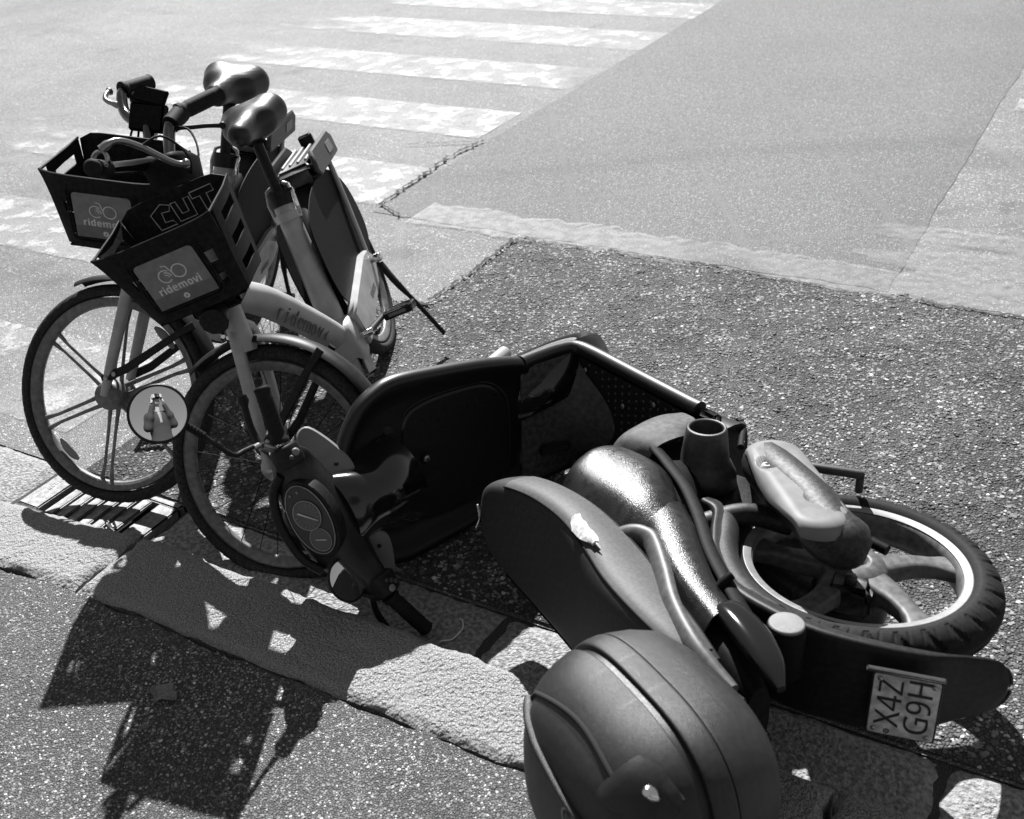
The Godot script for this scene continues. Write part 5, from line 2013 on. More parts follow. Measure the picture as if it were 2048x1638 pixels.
	mb.lathe(ring_profile([[0.0, 0.0], [0.04, 0.0], [0.04, 0.01], [0.0, 0.01]]), V(0.385, 0.065, 0.085), V(0, 0, 1), 30)
	obj("cup_floor", mb, M.dark_hole, t)
	# foot lever and hoses on the far side
	mb = MB.new()
	mb.tube(cr(pv([V(0.33, -0.09, 0.10), V(0.25, -0.125, 0.105), V(0.16, -0.200, 0.10)]), 14), 0.011, 12)
	mb.tube(pv([V(0.165, -0.196, 0.10), V(0.168, -0.200, 0.055)]), 0.009, 10)
	obj("kick_lever", mb, M.grey_plastic, t)
	mb = MB.new()
	mb.tube(cr(pv([V(0.40, -0.06, 0.11), V(0.46, -0.125, 0.12), V(0.49, -0.145, 0.105), V(0.48, -0.15, 0.08)]), 14), 0.008, 10)
	mb.box(V(0.492, -0.142, 0.108), V(0.022, 0.02, 0.03), Basis(), 0.004)
	obj("hose", mb, M.rubber, t)
	mb = MB.new()
	for i in 40:
		pass
	mb.tube(cr(pv([V(0.26, 0.20, 0.06), V(0.22, 0.10, 0.075), V(0.16, 0.02, 0.05)]), 16), 0.024, 14)
	obj("shock_absorber", mb, M.iron, t)

	# ---------------- top case
	var cs := Node3D.new()
	cs.name = "top_case"
	cs.transform = Transform3D(Basis(V(0, 0, 1), -0.10), V(-0.182, 0.69, 0.0))
	t.add_child(cs, true)
	var outline := func(y: float, k: float) -> PackedVector3Array:
		return ring3(V(-0.012 * k, y, 0), V(0.222 * k, 0, 0), V(0, 0, 0.203 * k), 64, 2.9)
	var case_part := func(called: String, pts: Array, m: Material) -> void:
		var rings := []
		for p in pts:
			rings.append(outline.call(p[0], p[1]))
		var q := MB.new()
		q.loft(rings)
		obj(called, q, m, cs)
	case_part.call("case_base", [[-0.115, 0.70], [-0.11, 0.80], [-0.085, 0.90], [-0.05, 0.955], [-0.010, 0.985], [-0.003, 0.985]], M.case)
	case_part.call("case_seam", [[-0.004, 0.977], [0.001, 0.977]], M.dark_hole)
	case_part.call("case_rim_band", [[0.0, 0.986], [0.004, 0.992], [0.024, 0.986], [0.036, 0.975], [0.038, 0.962]], M.case)
	case_part.call("case_recess", [[0.036, 0.925], [0.060, 0.915]], M.case_dark)
	case_part.call("case_lid", [[0.052, 0.94], [0.056, 0.950], [0.085, 0.912], [0.110, 0.855], [0.132, 0.785], [0.148, 0.70], [0.160, 0.60], [0.170, 0.46], [0.176, 0.28], [0.178, 0.08]], M.case)
	# raised panel with a dark groove round it, ridge and lock flap
	var lid_h := func(x: float, z: float) -> float:
		var q := pow(pow(absf(x) / 0.222, 2.9) + pow(absf(z) / 0.203, 2.9), 1.0 / 2.9)
		for seg in [[0.178, 0.08, 0.176, 0.28], [0.176, 0.28, 0.170, 0.46], [0.170, 0.46, 0.160, 0.60], [0.160, 0.60, 0.148, 0.70], [0.148, 0.70, 0.132, 0.785], [0.132, 0.785, 0.110, 0.855], [0.110, 0.855, 0.085, 0.905]]:
			if q <= seg[3]:
				return lerpf(seg[0], seg[2], clampf((q - seg[1]) / (seg[3] - seg[1]), 0.0, 1.0))
		return 0.085
	rows = []
	for i in 25:
		var r := PackedVector3Array()
		for j in 25:
			var a := lerpf(-1.0, 1.0, i / 24.0)
			var b := lerpf(-1.0, 1.0, j / 24.0)
			# square to disc, so that the panel keeps rounded corners
			var x := a * sqrt(1.0 - b * b * 0.42) * 0.168
			var z := b * sqrt(1.0 - a * a * 0.42) * 0.150
			var edge := maxf(absf(a), absf(b))
			r.append(V(x - 0.012 * 0.8, lid_h.call(x, z) + 0.007 * smoothstep(1.0, 0.86, edge) - 0.002, z))
		rows.append(r)
	mb = MB.new()
	mb.shell(rows, -0.004 if false else 0.004)
	obj("lid_panel", mb, M.case, cs)
	mb = MB.new()
	var gr := PackedVector3Array()
	for i in 97:
		var q := i / 96.0 * 4.0
		var k := int(q) % 4
		var f := (q - int(q)) * 2.0 - 1.0
		var a: float = [f, 1.0, -f, -1.0][k]
		var b: float = [-1.0, f, 1.0, -f][k]
		var x := a * sqrt(1.0 - b * b * 0.42) * 0.174
		var z := b * sqrt(1.0 - a * a * 0.42) * 0.156
		gr.append(V(x - 0.0096, lid_h.call(x, z) + 0.0005, z))
	mb.tube(gr, 0.005, 6, false)
	obj("lid_groove", mb, M.dark_hole, cs)
	mb = MB.new()
	var rd := PackedVector3Array()
	for i in 30:
		var x := lerpf(0.150, -0.155, i / 29.0)
		var z := lerpf(0.100, 0.030, i / 29.0)
		rd.append(V(x - 0.0096, lid_h.call(x, z) + 0.0055, z))
	mb.tube(rd, 0.009, 8, true, 0.5, V(0, 0, 1))
	obj("lid_ridge", mb, M.case, cs)
	mb = MB.new()
	var fl := []
	for i in 9:
		var r := PackedVector3Array()
		for j in 9:
			var x := lerpf(-0.085, -0.175, i / 8.0) - 0.02 * j / 8.0
			var z := lerpf(0.100, 0.166 - 0.012 * i / 8.0, j / 8.0)
			r.append(V(x - 0.01, lid_h.call(x, z) + 0.0085 * smoothstep(0.0, 1.0, minf(minf(i, 8 - i), minf(j, 8 - j))), z))
		fl.append(r)
	mb.shell(fl, 0.004)
	obj("lock_flap", mb, M.case_dark, cs)
	mb = MB.new()
	var lk := V(-0.160, lid_h.call(-0.15, 0.140) + 0.010, 0.140)
	var ln := V(-0.25, 0.75, 0.6).normalized()
	var l1 := ln.cross(V(0, 0, 1)).normalized()
	var l2 := ln.cross(l1)
	mb.loft([ring3(lk - ln * 0.006, l1 * 0.017, l2 * 0.012, 16), ring3(lk + ln * 0.002, l1 * 0.016, l2 * 0.011, 16), ring3(lk + ln * 0.009, l1 * 0.006, l2 * 0.005, 16)])
	obj("case_lock", mb, M.chrome, cs)
	var em := Transform3D(Basis(V(0, 0, 1), V(1, 0, 0), V(0, 1, 0)), V(-0.058, 0.184, 0.030))
	mb = MB.new()
	mb.lathe(ring_profile([[0.017, -0.004], [0.021, -0.004], [0.021, 0.002], [0.017, 0.002]]), em.origin, V(0, 1, 0), 30, true)
	obj("emblem_ring", mb, M.print_grey, cs)
	mb = MB.new()
	mb.lathe(ring_profile([[0.0, -0.006], [0.017, -0.006], [0.017, 0.0], [0.0, 0.0]]), em.origin, V(0, 1, 0), 30)
	obj("emblem_disc", mb, M.case_dark, cs)
	for i in 3:
		mb = MB.new()
		mb.box(em.origin + V(0.007 - i * 0.007, 0.001, 0), V(0.003, 0.002, 0.018), Basis(), 0.0004)
		obj("emblem_bar", mb, M.print_grey, cs)
	mb = MB.new()
	mb.box(V(-0.17, 0.535, 0), V(0.26, 0.02, 0.16), Basis(V(0, 0, 1), -0.1), 0.006)
	mb.box(V(-0.1, 0.51, 0.05), V(0.2, 0.03, 0.02), Basis(), 0.004)
	mb.box(V(-0.1, 0.51, -0.05), V(0.2, 0.03, 0.02), Basis(), 0.004)
	obj("case_rack", mb, M.matte_black, t)

	# ---------------- front end, turned on the steering axis
	var ax := V(-0.44, 0.9, 0)
	var fk := steer(V(1.225, 0.0, 0), ax, 0.506)
	cast_wheel(t, fk * Transform3D(Basis(), V(0.03, 0.01, 0)), 0.285, 0.085, 0.4, true)
	obj("front_mudguard", fender(0.315, 0.12, 0.1, 3.3, 40), M.black_gloss, t, fk * Transform3D(Basis(), V(0.03, 0.01, 0)))
	for sd in [1, -1]:
		mb = MB.new()
		mb.tube(pv([V(0.03, -0.02, 0.085 * sd), V(0.02, 0.06, 0.083 * sd), V(0.01, 0.20, 0.08 * sd)]), [0.022, 0.021, 0.02], 16)
		mb.tube(pv([V(0.016, 0.12, 0.0815 * sd), V(0.012, 0.17, 0.0805 * sd)]), 0.025, 16)
		obj("fork_leg", mb, M.silver, t, fk)
		mb = MB.new()
		mb.tube(pv([V(0.01, 0.20, 0.08 * sd), V(0.0, 0.42, 0.07 * sd)]), 0.015, 14)
		obj("fork_tube", mb, M.steel, t, fk)
	mb = MB.new()
	mb.box(V(0.0, 0.42, 0), V(0.06, 0.035, 0.18), Basis(), 0.01)
	mb.tube(pv([V(0, 0.42, 0), V(0, 0.80, 0)]), 0.02, 14)
	obj("fork_crown", mb, M.iron, t, fk)

	# ---------------- handlebar with its cover
	var hb := steer(V(0.83, 0.76, 0), ax, 0.506)
	var rings := []
	for q in [[-0.205, -0.03, 0.022, 0.022, 0.022], [-0.19, -0.022, 0.022, 0.034, 0.03], [-0.15, -0.01, 0.022, 0.042, 0.038], [-0.10, 0.018, 0.022, 0.060, 0.052], [-0.04, 0.03, 0.02, 0.072, 0.062], [0.03, 0.032, 0.02, 0.076, 0.064], [0.09, 0.03, 0.025, 0.070, 0.058], [0.14, 0.022, 0.035, 0.056, 0.048], [0.175, 0.0, 0.05, 0.042, 0.036], [0.19, -0.018, 0.06, 0.026, 0.026]]:
		rings.append(ring3(V(q[1], q[2], q[0]), V(q[3], 0, 0), V(0, q[4], 0), 32, 2.5))
	mb = MB.new()
	mb.loft(spl_rings(rings, 40))
	obj("handlebar_cover", mb, M.black_dirty, t, hb)
	# raised lip in front of the dials
	mb = MB.new()
	mb.tube(cr(pv([V(0.02, 0.082, 0.150), V(0.06, 0.09, 0.12), V(0.082, 0.096, 0.065), V(0.086, 0.096, 0.01), V(0.078, 0.090, -0.05), V(0.05, 0.080, -0.09)]), 30), 0.012, 10, true, 0.8)
	obj("dial_hood", mb, M.black_plastic, t, hb)
	var dk := hb * Transform3D(Basis(V(0, 0, 1), 0.22), V(-0.004, 0.084, 0.034))
	var dash := Node3D.new()
	dash.name = "instrument_panel"
	dash.transform = dk
	t.add_child(dash, true)
	var oval := func(cx: float, cz: float, rx: float, rz: float, y0: float, y1: float, wd: float) -> MB:
		var q := MB.new()
		q.loft([ring3(V(cx, y0, cz), V(rx, 0, 0), V(0, 0, rz), 44), ring3(V(cx, y1, cz), V(rx, 0, 0), V(0, 0, rz), 44), ring3(V(cx, y1 + 0.002, cz), V(rx - wd, 0, 0), V(0, 0, rz - wd), 44)])
		return q
	obj("bezel", oval.call(0, 0, 0.062, 0.096, -0.03, 0.0, 0.004), M.black_plastic, dash)
	obj("dial_plate", oval.call(0, 0, 0.052, 0.084, -0.02, 0.0025, 0.002), M.dial, dash)
	var loop := func(cx: float, cz: float, rx: float, rz: float, y: float, r: float) -> MB:
		var p := ring3(V(cx, y, cz), V(rx, 0, 0), V(0, 0, rz), 48)
		p.append(p[0])
		var q := MB.new()
		q.tube(p, r, 6, false)
		return q
	obj("trim_ring", loop.call(0, 0, 0.052, 0.084, 0.005, 0.0012), M.steel, dash)
	obj("speedometer_face", oval.call(0, 0.012, 0.034, 0.034, 0.0, 0.0055, 0.001), M.dial_face, dash)
	obj("speedometer_ring", loop.call(0, 0.012, 0.035, 0.035, 0.0075, 0.0014), M.steel, dash)
	obj("fuel_face", oval.call(-0.002, -0.05, 0.026, 0.026, 0.0, 0.0045, 0.001), M.dial_face, dash)
	obj("fuel_ring", loop.call(-0.002, -0.05, 0.027, 0.027, 0.0062, 0.0011), M.steel, dash)
	for k in 15:
		var a := PI * 0.15 + TAU * 0.8 * k / 14.0
		var d := V(-sin(a), 0, cos(a))
		mb = MB.new()
		mb.tube(pv([V(0, 0.0082, 0.012) + d * 0.024, V(0, 0.0082, 0.012) + d * 0.031]), 0.0012, 5)
		obj("dial_mark", mb, M.print_grey, dash)
	mb = MB.new()
	mb.tube(pv([V(0.018, 0.010, 0.024), V(-0.022, 0.010, -0.006)]), [0.0024, 0.0012], 6)
	obj("speedometer_needle", mb, M.print_white, dash)
	mb = MB.new()
	mb.tube(pv([V(-0.016, 0.008, -0.054), V(0.010, 0.008, -0.046)]), [0.0014, 0.0008], 6)
	obj("fuel_needle", mb, M.print_white, dash)
	for p in [V(0.018, 0.006, 0.066), V(-0.004, 0.006, 0.068)]:
		mb = MB.new()
		mb.lathe(ring_profile([[0.0, 0.0], [0.004, 0.0], [0.003, 0.0012], [0.0, 0.0016]]), p, V(0, 1, 0), 12)
		obj("warning_lamp", mb, M.print_grey, dash)
	# neck down to the leg shield
	mb = MB.new()
	mb.loft(spl_rings([ring3(V(0.02, 0.01, 0.01), V(0.075, 0, 0), V(0, 0, 0.10), 36, 2.3), ring3(V(0.005, -0.03, 0.01), V(0.092, 0, 0), V(0, 0, 0.088), 36, 2.2), ring3(V(-0.005, -0.08, 0.0), V(0.10, 0.01, 0), V(0, 0, 0.084), 36, 2.2), ring3(V(0.0, -0.13, 0), V(0.105, 0.02, 0), V(0, 0, 0.098), 36, 2.2), ring3(V(0.02, -0.19, 0), V(0.11, 0.02, 0), V(0, 0, 0.125), 36, 2.2)], 28))
	obj("steering_neck", mb, M.black_gloss, t, hb)
	# headlamp in front
	mb = MB.new()
	mb.lathe(ring_profile([[0.0, -0.06], [0.06, -0.05], [0.082, 0.0], [0.085, 0.04], [0.07, 0.055], [0.0, 0.07]]), V(0.09, -0.02, 0), V(1, 0.15, 0), 36)
	obj("headlamp", mb, M.lens, t, hb)
	for sd in [1, -1]:
		# pale guard plates under the cover
		mb = MB.new()
		var lx := V(0.485, 0.0, 0.875 * sd).normalized()
		var face := V(-0.75, 0.62, 0.2 * sd).normalized()
		var ly := face.cross(lx).normalized()
		mb.plate(cr2(PackedVector2Array([Vector2(-0.085, -0.015), Vector2(-0.07, 0.022), Vector2(-0.01, 0.034), Vector2(0.05, 0.03), Vector2(0.075, 0.008), Vector2(0.065, -0.02), Vector2(0.0, -0.032), Vector2(-0.06, -0.03)]), 32, true), V(0.015, -0.055, 0.145 * sd) - lx.cross(ly) * 0.008, lx, ly, 0.016, 0.005)
		obj("guard_plate", mb, M.shield_grey, t, hb)
		mb = MB.new()
		mb.lathe(ring_profile([[0.0, 0.0], [0.0055, 0.0], [0.0055, 0.0012], [0.0, 0.0012]]), V(0.015, -0.055, 0.145 * sd) - lx * 0.045 + lx.cross(ly) * (0.0085 if (lx.cross(ly)).x < 0 else -0.0095), lx.cross(ly), 14)
		obj("guard_hole", mb, M.dark_hole, t, hb)
		mb = MB.new()
		var y0 := 0.062 if sd > 0 else 0.02
		var g0 := V(-0.025, 0.078, 0.215) if sd > 0 else V(-0.045, 0.022, -0.205)
		var g1 := V(-0.030, 0.056, 0.345) if sd > 0 else V(-0.05, -0.028, -0.33)
		obj("grip", grip_mesh(g0, g1, 0.0175), M.rubber, t, hb)
		mb = MB.new()
		mb.loft([ring3(g0 + V(0, 0, -0.055 * sd), V(0.024, 0, 0), V(0, 0.026, 0), 20, 2.8), ring3(g0 + V(0, 0, -0.05 * sd), V(0.03, 0, 0), V(0, 0.032, 0), 20, 2.8), ring3(g0 + V(0, 0, -0.012 * sd), V(0.03, 0, 0), V(0, 0.032, 0), 20, 2.8), ring3(g0 + V(0, 0, -0.006 * sd), V(0.024, 0, 0), V(0, 0.026, 0), 20, 2.8)])
		obj("switch_housing", mb, M.black_plastic, t, hb)
		lever(t, [g0 + V(0.03, 0.0, -0.03 * sd), g0 + V(0.065, -0.004, 0.01 * sd), g0 + V(0.075, -0.01, 0.06 * sd), g0 + V(0.062, -0.018, 0.13 * sd)], 0.009, M.black_plastic)
		t.get_child(t.get_child_count() - 1).transform = hb
		for b in ([[V(-0.032, 0.0, -0.028), 0.009], [V(-0.030, 0.016, -0.035), 0.006]] if sd > 0 else [[V(-0.030, 0.008, 0.018), 0.0085], [V(-0.031, 0.0, 0.034), 0.006], [V(-0.031, -0.01, 0.026), 0.006], [V(-0.030, 0.012, 0.040), 0.005]]):
			mb = MB.new()
			mb.lathe(ring_profile([[0.0, -0.006], [b[1], -0.006], [b[1], 0.001], [b[1] * 0.7, 0.003], [0.0, 0.0035]]), g0 + b[0], V(-1, 0.3, 0), 16)
			obj("switch_button", mb, M.label if b[1] > 0.008 else M.grey_plastic, t, hb)
	# brake fluid and cable fittings at the right grip
	mb = MB.new()
	mb.tube(cr(pv([V(-0.01, 0.10, 0.20), V(0.0, 0.085, 0.215), V(0.02, 0.075, 0.20), V(0.04, 0.06, 0.185)]), 12), 0.008, 10)
	obj("lever_mount", mb, M.chrome, t, hb)
	mb = MB.new()
	mb.tube(cr(pv([V(0.02, 0.082, 0.205), V(0.045, 0.06, 0.20), V(0.045, 0.01, 0.175), V(0.02, -0.05, 0.12), V(0.0, -0.09, 0.08)]), 20), 0.0045, 8)
	obj("brake_cable", mb, M.rubber, t, hb)
	mb = MB.new()
	mb.tube(pv([V(0.045, 0.062, 0.135), V(0.075, 0.09, 0.095)]), 0.0035, 8)
	mb.tube(pv([V(0.06, 0.075, 0.115), V(0.055, 0.09, 0.085), V(0.045, 0.098, 0.07)]), 0.003, 8)
	obj("cable_fitting", mb, M.steel, t, hb)
	# mirrors
	mb = MB.new()
	mb.tube(cr(pv([V(-0.02, 0.09, 0.205), V(-0.03, 0.135, 0.236), V(-0.035, 0.18, 0.243), V(-0.04, 0.212, 0.246), V(-0.045, 0.236, 0.27), V(-0.045, 0.262, 0.312), V(-0.045, 0.29, 0.352), V(-0.04, 0.325, 0.39)]), 40), 0.0055, 10)
	var stem := obj("mirror_stem", mb, M.black_plastic, t, hb)
	mb = MB.new()
	mb.tube(pv([V(-0.022, 0.098, 0.21), V(-0.03, 0.13, 0.233)]), 0.0085, 10)
	mb.tube(pv([V(-0.031, 0.134, 0.236), V(-0.033, 0.155, 0.239)]), 0.007, 6)
	obj("stem_nut", mb, M.steel, t, hb)
	mb = MB.new()
	for i in 7:
		mb.tube(pv([V(-0.045, 0.262, 0.312).lerp(V(-0.045, 0.29, 0.352), i / 6.0), V(-0.045, 0.262, 0.312).lerp(V(-0.045, 0.29, 0.352), i / 6.0 + 0.1)]), 0.0085, 10)
	obj("stem_boot", mb, M.rubber, t, hb)
	mirror_part(t, V(-0.05, 0.335, 0.393), V(-0.797, 0.600, -0.058), 0.055, 0.62, hb)
	mb = MB.new()
	mb.tube(cr(pv([V(-0.045, 0.03, -0.2), V(-0.03, 0.05, -0.19), V(0.0, 0.07, -0.16), V(0.005, 0.08, -0.13)]), 16), 0.0055, 10)
	obj("mirror_stem", mb, M.black_plastic, t, hb)
	mirror_part(t, V(-0.012, 0.082, -0.125), V(-0.992, 0.03, 0.09), 0.047, 0.3, hb)


func spl_rings(rings: Array, n: int) -> Array:
	var out := []
	for i in n:
		out.append(PackedVector3Array())
	for j in rings[0].size():
		var c := PackedVector3Array()
		for r in rings:
			c.append(r[j])
		c = cr(c, n)
		for i in n:
			out[i].append(c[i])
	return out

# ---------------------------------------------------------------- drain, litter, the photographer seen in the mirror, a tree out of frame
func build_small_things() -> void:
	build_drain()
	# cigarette end on the drain
	var mb := MB.new()
	mb.tube(pv([G(-2.262, 1.492, 0.018), G(-2.232, 1.486, 0.018)]), 0.004, 10)
	tag(obj("cigarette_end", mb, M.paper), "white cigarette end lying on the iron drain grate", "cigarette end")
	# dry leaf on the pavement, in the shade of the baskets
	mb = MB.new()
	var rows := []
	for i in 7:
		var r := PackedVector3Array()
		var q := i / 6.0
		var wd := 0.024 * sin(PI * clampf(q, 0.04, 0.97)) * (1.0 + 0.25 * sin(i * 2.7))
		for j in 5:
			var s := j / 2.0 - 1.0
			r.append(G(-1.565 + (q - 0.5) * 0.075, 1.035 + s * wd, lift(-1.565) + 0.006 + 0.006 * absf(s) + 0.003 * sin(i * 1.7 + j)))
		rows.append(r)
	mb.shell(rows, 0.0008)
	tag(obj("fallen_leaf", mb, M.dry_leaf), "small pale dry leaf on the dark pavement in the basket shadow", "leaf")
	# broken chip of asphalt at the end of the crack
	mb = MB.new()
	var sh := [Vector2(-0.03, -0.008), Vector2(0.0, -0.014), Vector2(0.034, -0.004), Vector2(0.02, 0.012), Vector2(-0.02, 0.010)]
	mb.plate(PackedVector2Array(sh), G(-2.215, 2.985, 0.016), E1, EN * -1.0, 0.014, 0.004)
	tag(obj("asphalt_chip", mb, M.tar), "dark broken asphalt chip at the end of the road crack", "chip")
	# ring of dry twig in the gutter
	mb = MB.new()
	var p := PackedVector3Array()
	for i in 14:
		var a := -1.3 + i * 0.2
		p.append(G(-1.19 + cos(a) * 0.035, 1.548 + sin(a) * 0.045, 0.012 + 0.002 * sin(i * 1.3)))
	mb.tube(p, 0.0016, 6)
	tag(obj("bent_straw", mb, M.paper), "thin curved dry straw lying on the shaded gutter stone", "straw")
	build_photographer()
	build_tree()


func build_drain() -> void:
	var t := thing("drain_grate", "cast iron drain grate with slanting slots set in the gutter", "drain grate")
	var a0 := -2.60
	var a1 := -2.135
	var n0 := 1.44
	var n1 := 1.655
	var bs := Basis(E1, Vector3.UP, -EN)
	for q in [[(a0 + a1) / 2, n0 + 0.012, a1 - a0, 0.024], [(a0 + a1) / 2, n1 - 0.012, a1 - a0, 0.024]]:
		var mb := MB.new()
		mb.box(G(q[0], q[1], -0.008), V(q[2], 0.04, q[3]), bs, 0.004)
		obj("frame", mb, M.iron_worn, t)
	for q in [[a0 + 0.04, 0.08], [a1 - 0.035, 0.07]]:
		var mb := MB.new()
		mb.box(G(q[0], (n0 + n1) / 2, -0.0095), V(q[1], 0.04, n1 - n0 - 0.048), bs, 0.004)
		obj("frame", mb, M.iron_worn, t)
	var count := 7
	var from := a0 + 0.08
	var to := a1 - 0.07
	var step := (to - from) / count
	for k in range(1, count):
		var c := from + step * k
		var mb := MB.new()
		mb.box(G(c, (n0 + n1) / 2, 0.002), V(step - 0.0125, 0.014, n1 - n0 - 0.046), bs, 0.003)
		obj("grate_bar", mb, M.iron_worn, t)
	var pit := MB.new()
	pit.box(G((a0 + a1) / 2, (n0 + n1) / 2, -0.05), V(a1 - a0 - 0.02, 0.01, n1 - n0 - 0.02), bs, 0.002)
	obj("pit_floor", pit, M.dark_hole, t)
	for k in 5:
		var mb := MB.new()
		mb.box(G(a0 + 0.035, n1 - 0.055 - k * 0.013, 0.0108), V(0.012, 0.002, 0.008), bs, 0.0008)
		obj("raised_mark", mb, M.iron_worn, t)


func build_photographer() -> void:
	var t := thing("person", "person in a dark jacket holding a camera to the face, reflected in the mirror", "person")
	var f := Field.new(V(-0.5, 0.08, -0.15), V(0.5, 1.62, 0.62), 0.016, 0.05)
	for s in [-1, 1]:
		f.bone(V(0.10 * s, 0.98, 0.30), V(0.13 * s, 0.56, 0.28), 0.088, 0.062)
		f.bone(V(0.13 * s, 0.56, 0.28), V(0.15 * s, 0.19, 0.33), 0.060, 0.045)
		f.bone(V(0.15 * s, 0.16, 0.34), V(0.18 * s, 0.135, 0.17), 0.045, 0.036)
		f.bone(V(0.175 * s, 1.46, 0.26), V(0.235 * s, 1.24, 0.20), 0.085, 0.070)
		f.bone(V(0.235 * s, 1.24, 0.20), V(0.185 * s, 1.40, 0.13), 0.068, 0.058)
		f.bone(V(0.185 * s, 1.40, 0.13), V(0.115 * s, 1.60, 0.088), 0.056, 0.042)
	f.ball(V(0, 0.98, 0.31), V(0.20, 0.20, 0.145))
	f.ball(V(0, 1.18, 0.30), V(0.195, 0.24, 0.145))
	f.ball(V(0, 1.36, 0.275), V(0.205, 0.20, 0.15))
	f.bone(V(-0.12, 1.46, 0.255), V(0.12, 1.46, 0.255), 0.085, 0.085)
	var mb := MB.new()
	f.into(mb)
	obj("body", mb, M.cloth, t)
	# head and neck
	f = Field.new(V(-0.14, 1.44, 0.0), V(0.14, 1.94, 0.36), 0.007, 0.025)
	f.bone(V(0, 1.48, 0.235), V(0, 1.62, 0.20), 0.055, 0.052)
	f.ball(V(0, 1.765, 0.185), V(0.075, 0.098, 0.092))
	f.ball(V(0, 1.69, 0.145), V(0.055, 0.06, 0.058))
	f.bone(V(0, 1.755, 0.098), V(0, 1.722, 0.082), 0.010, 0.015)
	for s in [-1, 1]:
		f.ball(V(0.078 * s, 1.745, 0.195), V(0.010, 0.030, 0.020))
	mb = MB.new()
	f.into(mb)
	obj("head", mb, M.skin, t)
	for s in [-1, 1]:
		mb = MB.new()
		mb.lathe(ring_profile([[0.0, -0.004], [0.012, -0.002], [0.009, 0.004], [0.0, 0.006]]), V(0.032 * s, 1.772, 0.107), V(0, 0, -1), 14)
		obj("eye", mb, M.print_black, t)
	mb = MB.new()
	mb.tube(pv([V(-0.024, 1.678, 0.092), V(0, 1.676, 0.087), V(0.024, 1.678, 0.092)]), 0.005, 8)
	obj("mouth", mb, M.worn_panel, t)
	f = Field.new(V(-0.14, 1.70, 0.05), V(0.14, 1.92, 0.36), 0.008, 0.02)
	f.ball(V(0, 1.805, 0.20), V(0.084, 0.085, 0.096))
	f.ball(V(0, 1.76, 0.235), V(0.080, 0.09, 0.070))
	mb = MB.new()
	f.into(mb)
	obj("hair", mb, M.cloth, t)
	# open jacket with a pale shirt
	f = Field.new(V(-0.12, 0.95, 0.05), V(0.12, 1.5, 0.3), 0.012, 0.03)
	f.bone(V(0, 1.30, 0.155), V(0, 1.46, 0.165), 0.035, 0.05)
	mb = MB.new()
	f.into(mb)
	obj("shirt", mb, M.label, t)
	# hands closed on the camera, each with four fingers and a thumb
	for s in [-1, 1]:
		f = Field.new(V(-0.15, 1.66, -0.02) if s < 0 else V(0.0, 1.66, -0.02), V(0.0, 1.86, 0.15) if s < 0 else V(0.15, 1.86, 0.15), 0.004, 0.010)
		pass
		f.bone(V(0.112 * s, 1.665, 0.085), V(0.098 * s, 1.70, 0.075), 0.024, 0.022)
		f.bone(V(0.098 * s, 1.715, 0.082), V(0.092 * s, 1.775, 0.078), 0.022, 0.020)
		for k in 4:
			var y := 1.735 + k * 0.019
			var ln: float = [0.85, 0.97, 1.0, 0.92][k]
			f.bone(V(0.094 * s, y, 0.075), V(0.090 * s, y + 0.004, 0.040), 0.0095, 0.009)
			f.bone(V(0.090 * s, y + 0.004, 0.040), V((0.074 - 0.006 * ln) * s, y + 0.003, 0.016), 0.009, 0.0085)
			f.bone(V((0.074 - 0.006 * ln) * s, y + 0.003, 0.016), V((0.070 - 0.022 * ln) * s, y, 0.012), 0.0085, 0.0075)
		f.bone(V(0.094 * s, 1.725, 0.09), V(0.075 * s, 1.742, 0.108), 0.012, 0.0105)
		f.bone(V(0.075 * s, 1.742, 0.108), V(0.052 * s, 1.762, 0.104), 0.0105, 0.009)
		mb = MB.new()
		f.into(mb)
		obj("hand", mb, M.skin, t)
	var c := thing("photo_camera", "small camera held in both hands in front of the face in the mirror", "camera")
	mb = MB.new()
	mb.box(V(0, 1.775, 0.058), V(0.135, 0.08, 0.045), Basis(), 0.008)
	mb.box(V(0, 1.822, 0.058), V(0.05, 0.02, 0.035), Basis(), 0.006)
	obj("camera_body", mb, M.matte_black, c)
	mb = MB.new()
	mb.lathe(ring_profile([[0.0, 0.0], [0.030, 0.0], [0.031, 0.018], [0.028, 0.026], [0.022, 0.027], [0.021, 0.022], [0.0, 0.020]]), V(0, 1.772, 0.038), V(0, 0, -1), 28)
	obj("lens_barrel", mb, M.black_plastic, c)
	mb = MB.new()
	mb.lathe(ring_profile([[0.0, 0.0], [0.010, 0.0], [0.010, 0.006], [0.0, 0.007]]), V(-0.045, 1.815, 0.058), V(0, 1, 0), 16)
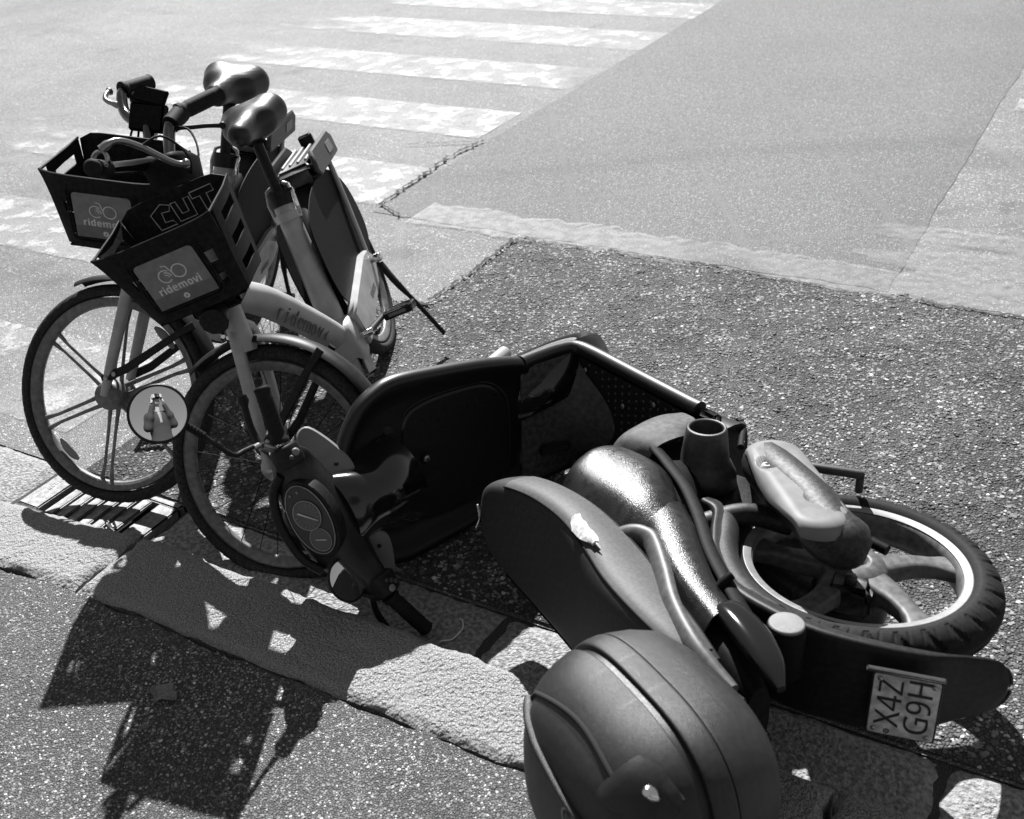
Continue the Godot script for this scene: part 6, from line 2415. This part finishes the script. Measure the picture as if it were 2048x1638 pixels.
	obj("shutter_dial", mb, M.steel, c)


func build_tree() -> void:
	var at := V(5.05, 0.0, -9.9)
	var t := thing("street_tree", "young street tree beyond the frame, known only by the shadow of its leaves", "tree")
	var mb := MB.new()
	mb.tube(cr(pv([at, at + V(0.02, 0.8, 0.02), at + V(-0.02, 1.7, 0), at + V(0.05, 2.6, -0.05)]), 16), [0.06, 0.055, 0.052, 0.05, 0.048, 0.046, 0.044, 0.042, 0.04, 0.037, 0.034, 0.03, 0.026, 0.022, 0.018, 0.012], 10)
	obj("trunk", mb, M.bark, t)
	var tips := []
	var r := RandomNumberGenerator.new()
	r.seed = 12
	for k in 9:
		var y := r.randf_range(1.2, 2.4)
		var a := TAU * k / 9.0 + r.randf_range(-0.2, 0.2)
		var l := r.randf_range(0.5, 0.85)
		if k == 0:
			y = 1.25
			a = PI * 0.99
			l = 1.15
		var e := at + V(cos(a) * l, y + 0.3 * l, sin(a) * l)
		mb = MB.new()
		mb.tube(cr(pv([at + V(0, y, 0), at + V(cos(a) * l * 0.5, y + 0.2 * l, sin(a) * l * 0.5), e]), 8), [0.02, 0.018, 0.016, 0.014, 0.012, 0.009, 0.006, 0.004], 7)
		obj("limb", mb, M.bark, t)
		tips.append(e)
	mb = MB.new()
	for e in tips:
		for i in 60:
			var d := V(r.randfn(), r.randfn() * 0.7, r.randfn()) * 0.16
			var b := Basis(V(0, 1, 0), r.randf() * TAU) * Basis(V(1, 0, 0), r.randf_range(-0.9, 0.9))
			var s := r.randf_range(0.035, 0.06)
			var k := mb.v.size()
			for q in [V(0, 0, -1.3), V(0.55, 0.12, -0.2), V(0.4, 0.06, 0.7), V(0, 0, 1.3), V(-0.4, 0.06, 0.7), V(-0.55, 0.12, -0.2)]:
				mb.vert(e + d + b * (q * s))
			mb.tri(k, k + 1, k + 5)
			mb.quad(k + 1, k + 2, k + 4, k + 5)
			mb.tri(k + 2, k + 3, k + 4)
	var lv := obj("leaves", mb, M.leaf, t)
	tag(lv, "", "", "", "stuff")
